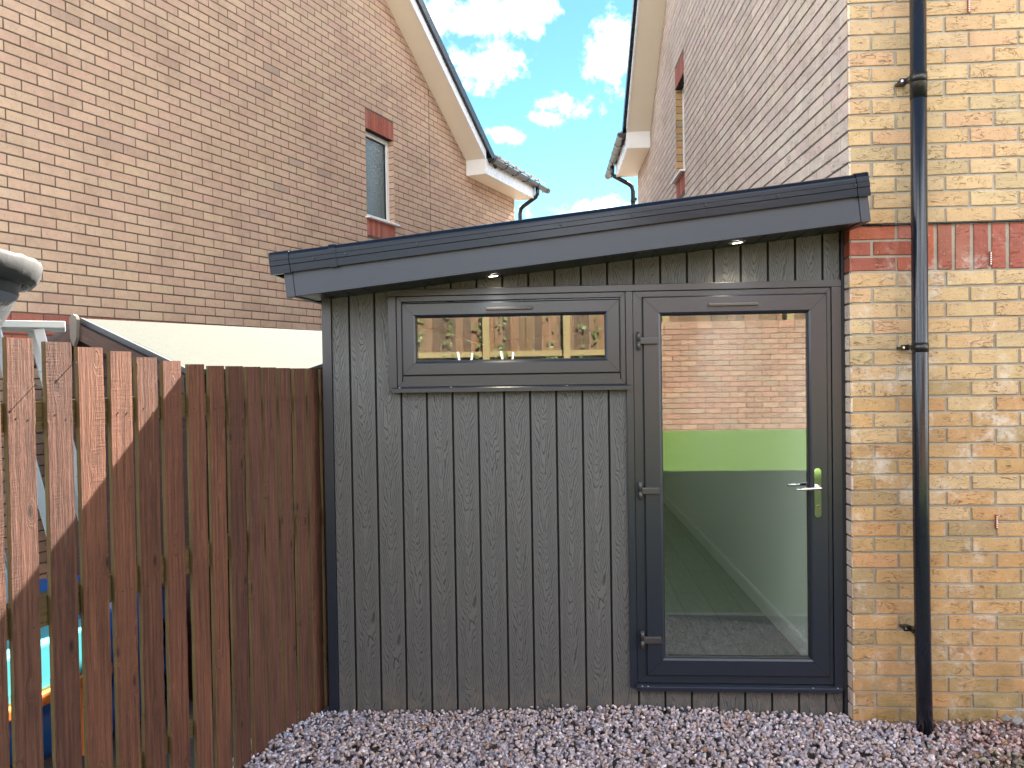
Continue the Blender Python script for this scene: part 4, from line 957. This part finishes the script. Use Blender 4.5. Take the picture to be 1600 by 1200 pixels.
rear(1.0, 7.5, YW-.15, 2.16, 3.9, rfz, (pxs[2], pxs[3], 5.4, 7.0))
rf2 = thing('rear_fence', Vector((-1.5, YW-.15, .4)), 'brown boundary fence with pale posts beyond the lawn, seen in the window glass', 'fence')
rear(-4.6, .98, YW-.15, .5, 2.75, rf2, (-2.4, pxs[0], pxs[1]))
ivy = MB(); lr = random.Random(5)
for k in range(330):
    st_x = lr.choice((-2.05, -1.62, -1.18, -.86, -.15, .30, .52)); x = st_x+lr.gauss(0, .045); z = lr.uniform(.6, 2.6); y = YW-.13+lr.uniform(0, .05); r_ = lr.uniform(.018, .04)
    a = lr.uniform(0, 6.28); ux = Vector((math.cos(a), lr.uniform(-.4, .4), math.sin(a)))*r_; uz = Vector((-math.sin(a), lr.uniform(-.4, .4), math.cos(a)))*r_
    c_ = Vector((x, y, z)); ivy.face([c_-ux, c_-uz*.7, c_+ux*1.2, c_+uz*.7])
tag(ivy.build('climbing_plant', plain('ivy_leaf', (.10, .14, .04), .6, var=.5, vs_=30), merge=False), 'green climbing plant creeping between the boards of the lower rear fence', 'climbing plant')
air = thing('clothes_airer', Vector((-1.0, YW+.8, .6)), 'white folding clothes airer on the lawn, reflected in the small window', 'clothes airer')
for sx in (-.28, .28):
    a_ = MB()
    for s2 in (-1, 1): a_.tube([(-1.0+sx-.08*s2, YW+.8+.3*s2, .62), (-1.0+sx+.06*s2, YW+.8-.3*s2, 1.9)], .014, 8)
    a_.build('leg', M['upvc_w'], air)
a_ = MB()
for k in range(5): a_.tube([(-1.3, YW+.6+.1*k, 1.72), (-.7, YW+.6+.1*k, 1.72)], .008, 8)
a_.build('rail', M['upvc_w'], air)

# ------------------------------------------------------------------ gravel: one mesh of many angular stones
def stone_template(seed, nv=13):
    r_ = np.random.default_rng(seed); bm = bmesh.new(); p = r_.normal(size=(nv, 3)); p /= np.linalg.norm(p, axis=1)[:, None]; p *= r_.uniform(.78, 1.0, (nv, 1))
    p *= np.array([1.0, r_.uniform(.6, .85), r_.uniform(.42, .68)])
    for q in p: bm.verts.new(q)
    res = bmesh.ops.convex_hull(bm, input=bm.verts[:]); bmesh.ops.delete(bm, geom=[v for v in bm.verts if not v.link_faces], context='VERTS')
    bmesh.ops.triangulate(bm, faces=bm.faces[:]); bm.verts.index_update()
    v = np.array([x.co[:] for x in bm.verts]); f = np.array([[x.index for x in fc.verts] for fc in bm.faces]); bm.free(); return v, f
TPL = [stone_template(100+i, random.choice((10, 12, 14, 16))) for i in range(24)]
STONE_COLS = np.array([(.235, .205, .21), (.27, .225, .22), (.21, .195, .215), (.30, .245, .225), (.18, .16, .165), (.25, .22, .235), (.20, .20, .235), (.33, .28, .25), (.27, .20, .175), (.15, .135, .14), (.36, .33, .33), (.24, .185, .16)])
def hgt(x, y): return -.066+.012*np.sin(x*2.3+1)+.010*np.sin(y*5+x*3.1)+.035*np.exp(-((x-1.75)**2/.5+(y-3.7)**2/.1))*.6-.025*np.exp(-((x+1.25)**2/.03+(y-3.8)**2/.06))
vs_all, fs_all, cs_all, base_i = [], [], [], 0
def scatter(n, lift, rmin, rmax, xr=(-1.75, 3.6), yr=(2.46, 3.88)):
    global base_i
    xs = rng.uniform(*xr, n); ysr = rng.uniform(*yr, n)
    for x, y in zip(xs, ysr):
        if y > 3.852 and x < 1.37: continue
        if y > 3.775 and x >= 1.37: continue
        fx = -1.277+(y-3.932)*math.tan(aF)
        if x < fx-.10: continue
        v, f = TPL[rng.integers(len(TPL))]; r_ = rng.uniform(rmin, rmax)*(1.5 if rng.random() < .02 else 1)
        qn = rng.normal(size=4); qn /= np.linalg.norm(qn); qn = np.array([qn[0]*1.0, qn[1]*.55, qn[2]*.55, qn[3]]); qn /= np.linalg.norm(qn)
        w_, a, b_, c = qn
        Rm = np.array([[1-2*(b_*b_+c*c), 2*(a*b_-w_*c), 2*(a*c+w_*b_)], [2*(a*b_+w_*c), 1-2*(a*a+c*c), 2*(b_*c-w_*a)], [2*(a*c-w_*b_), 2*(b_*c+w_*a), 1-2*(a*a+b_*b_)]])
        pv = (v*r_)@Rm.T+np.array([x, y, float(hgt(x, y))+lift+rng.uniform(-.005, .006)])
        cidx = rng.integers(len(STONE_COLS)); col = STONE_COLS[cidx]*np.array([2.05, 2.0, 2.16])*rng.uniform(.74, 1.2)
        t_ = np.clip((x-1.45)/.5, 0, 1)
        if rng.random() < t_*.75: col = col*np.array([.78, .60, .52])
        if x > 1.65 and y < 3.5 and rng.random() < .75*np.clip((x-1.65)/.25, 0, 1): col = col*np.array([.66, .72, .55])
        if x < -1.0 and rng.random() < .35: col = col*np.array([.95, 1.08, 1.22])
        if rng.random() < .012: col = np.array((.66, .64, .63))*rng.uniform(.8, 1.1)
        if rng.random() < .02: col = np.array((.42, .24, .16))
        vs_all.append(pv); fs_all.append(f+base_i); cs_all.append(np.repeat(col[None], len(f), 0)); base_i += len(v)
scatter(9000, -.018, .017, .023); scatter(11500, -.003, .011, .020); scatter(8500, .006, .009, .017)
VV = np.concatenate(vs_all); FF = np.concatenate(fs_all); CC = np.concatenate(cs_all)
me = bpy.data.meshes.new('gravel'); me.vertices.add(len(VV)); me.vertices.foreach_set('co', VV.ravel()); me.loops.add(FF.size); me.loops.foreach_set('vertex_index', FF.ravel().astype(np.int32))
me.polygons.add(len(FF)); me.polygons.foreach_set('loop_start', np.arange(0, FF.size, 3, dtype=np.int32)); me.update(calc_edges=True)
ca = me.color_attributes.new('tone', 'FLOAT_COLOR', 'CORNER'); ca.data.foreach_set('color', np.repeat(np.c_[CC, np.ones(len(CC))], 3, 0).ravel())
me.materials.append(M['stone']); me.validate(); gv = bpy.data.objects.new('gravel', me); COL.objects.link(gv); tag(gv, 'loose grey and mauve gravel chippings', 'gravel', kind='stuff')
# larger pale stones at the right-hand edge
pale = plain('pale_limestone', (.33, .335, .35), .8, var=.12, vs_=14, bump=.4)
spots = [(1562, 1108, .036), (1580, 1103, .034), (1596, 1112, .038), (1572, 1121, .036), (1592, 1127, .034), (1612, 1105, .040), (1614, 1123, .036), (1588, 1114, .030), (1630, 1113, .04), (1573, 1098, .026), (1603, 1098, .028), (1645, 1122, .036)]
for i, (x, y, r_) in enumerate(spots):
    p = onZ(x, y, -.025); v, f = TPL[i % len(TPL)]; mb = MB(); an = random.uniform(0, 6)
    for t_ in f:
        pts = []
        for k in t_:
            q = Vector(v[k])*r_; pts.append((q.x*math.cos(an)-q.y*math.sin(an), q.x*math.sin(an)+q.y*math.cos(an), q.z))
        mb.face(pts)
    so_ = mb.build('pale_stone', pale); so_.location = (p.x, p.y, -.045+r_*.62+(.018 if i in (7, 9, 10) else 0))
    tag(so_, 'large pale grey stone in the heap at the foot of the buff brick wall', 'stone', 'pale stones heaped on the gravel')
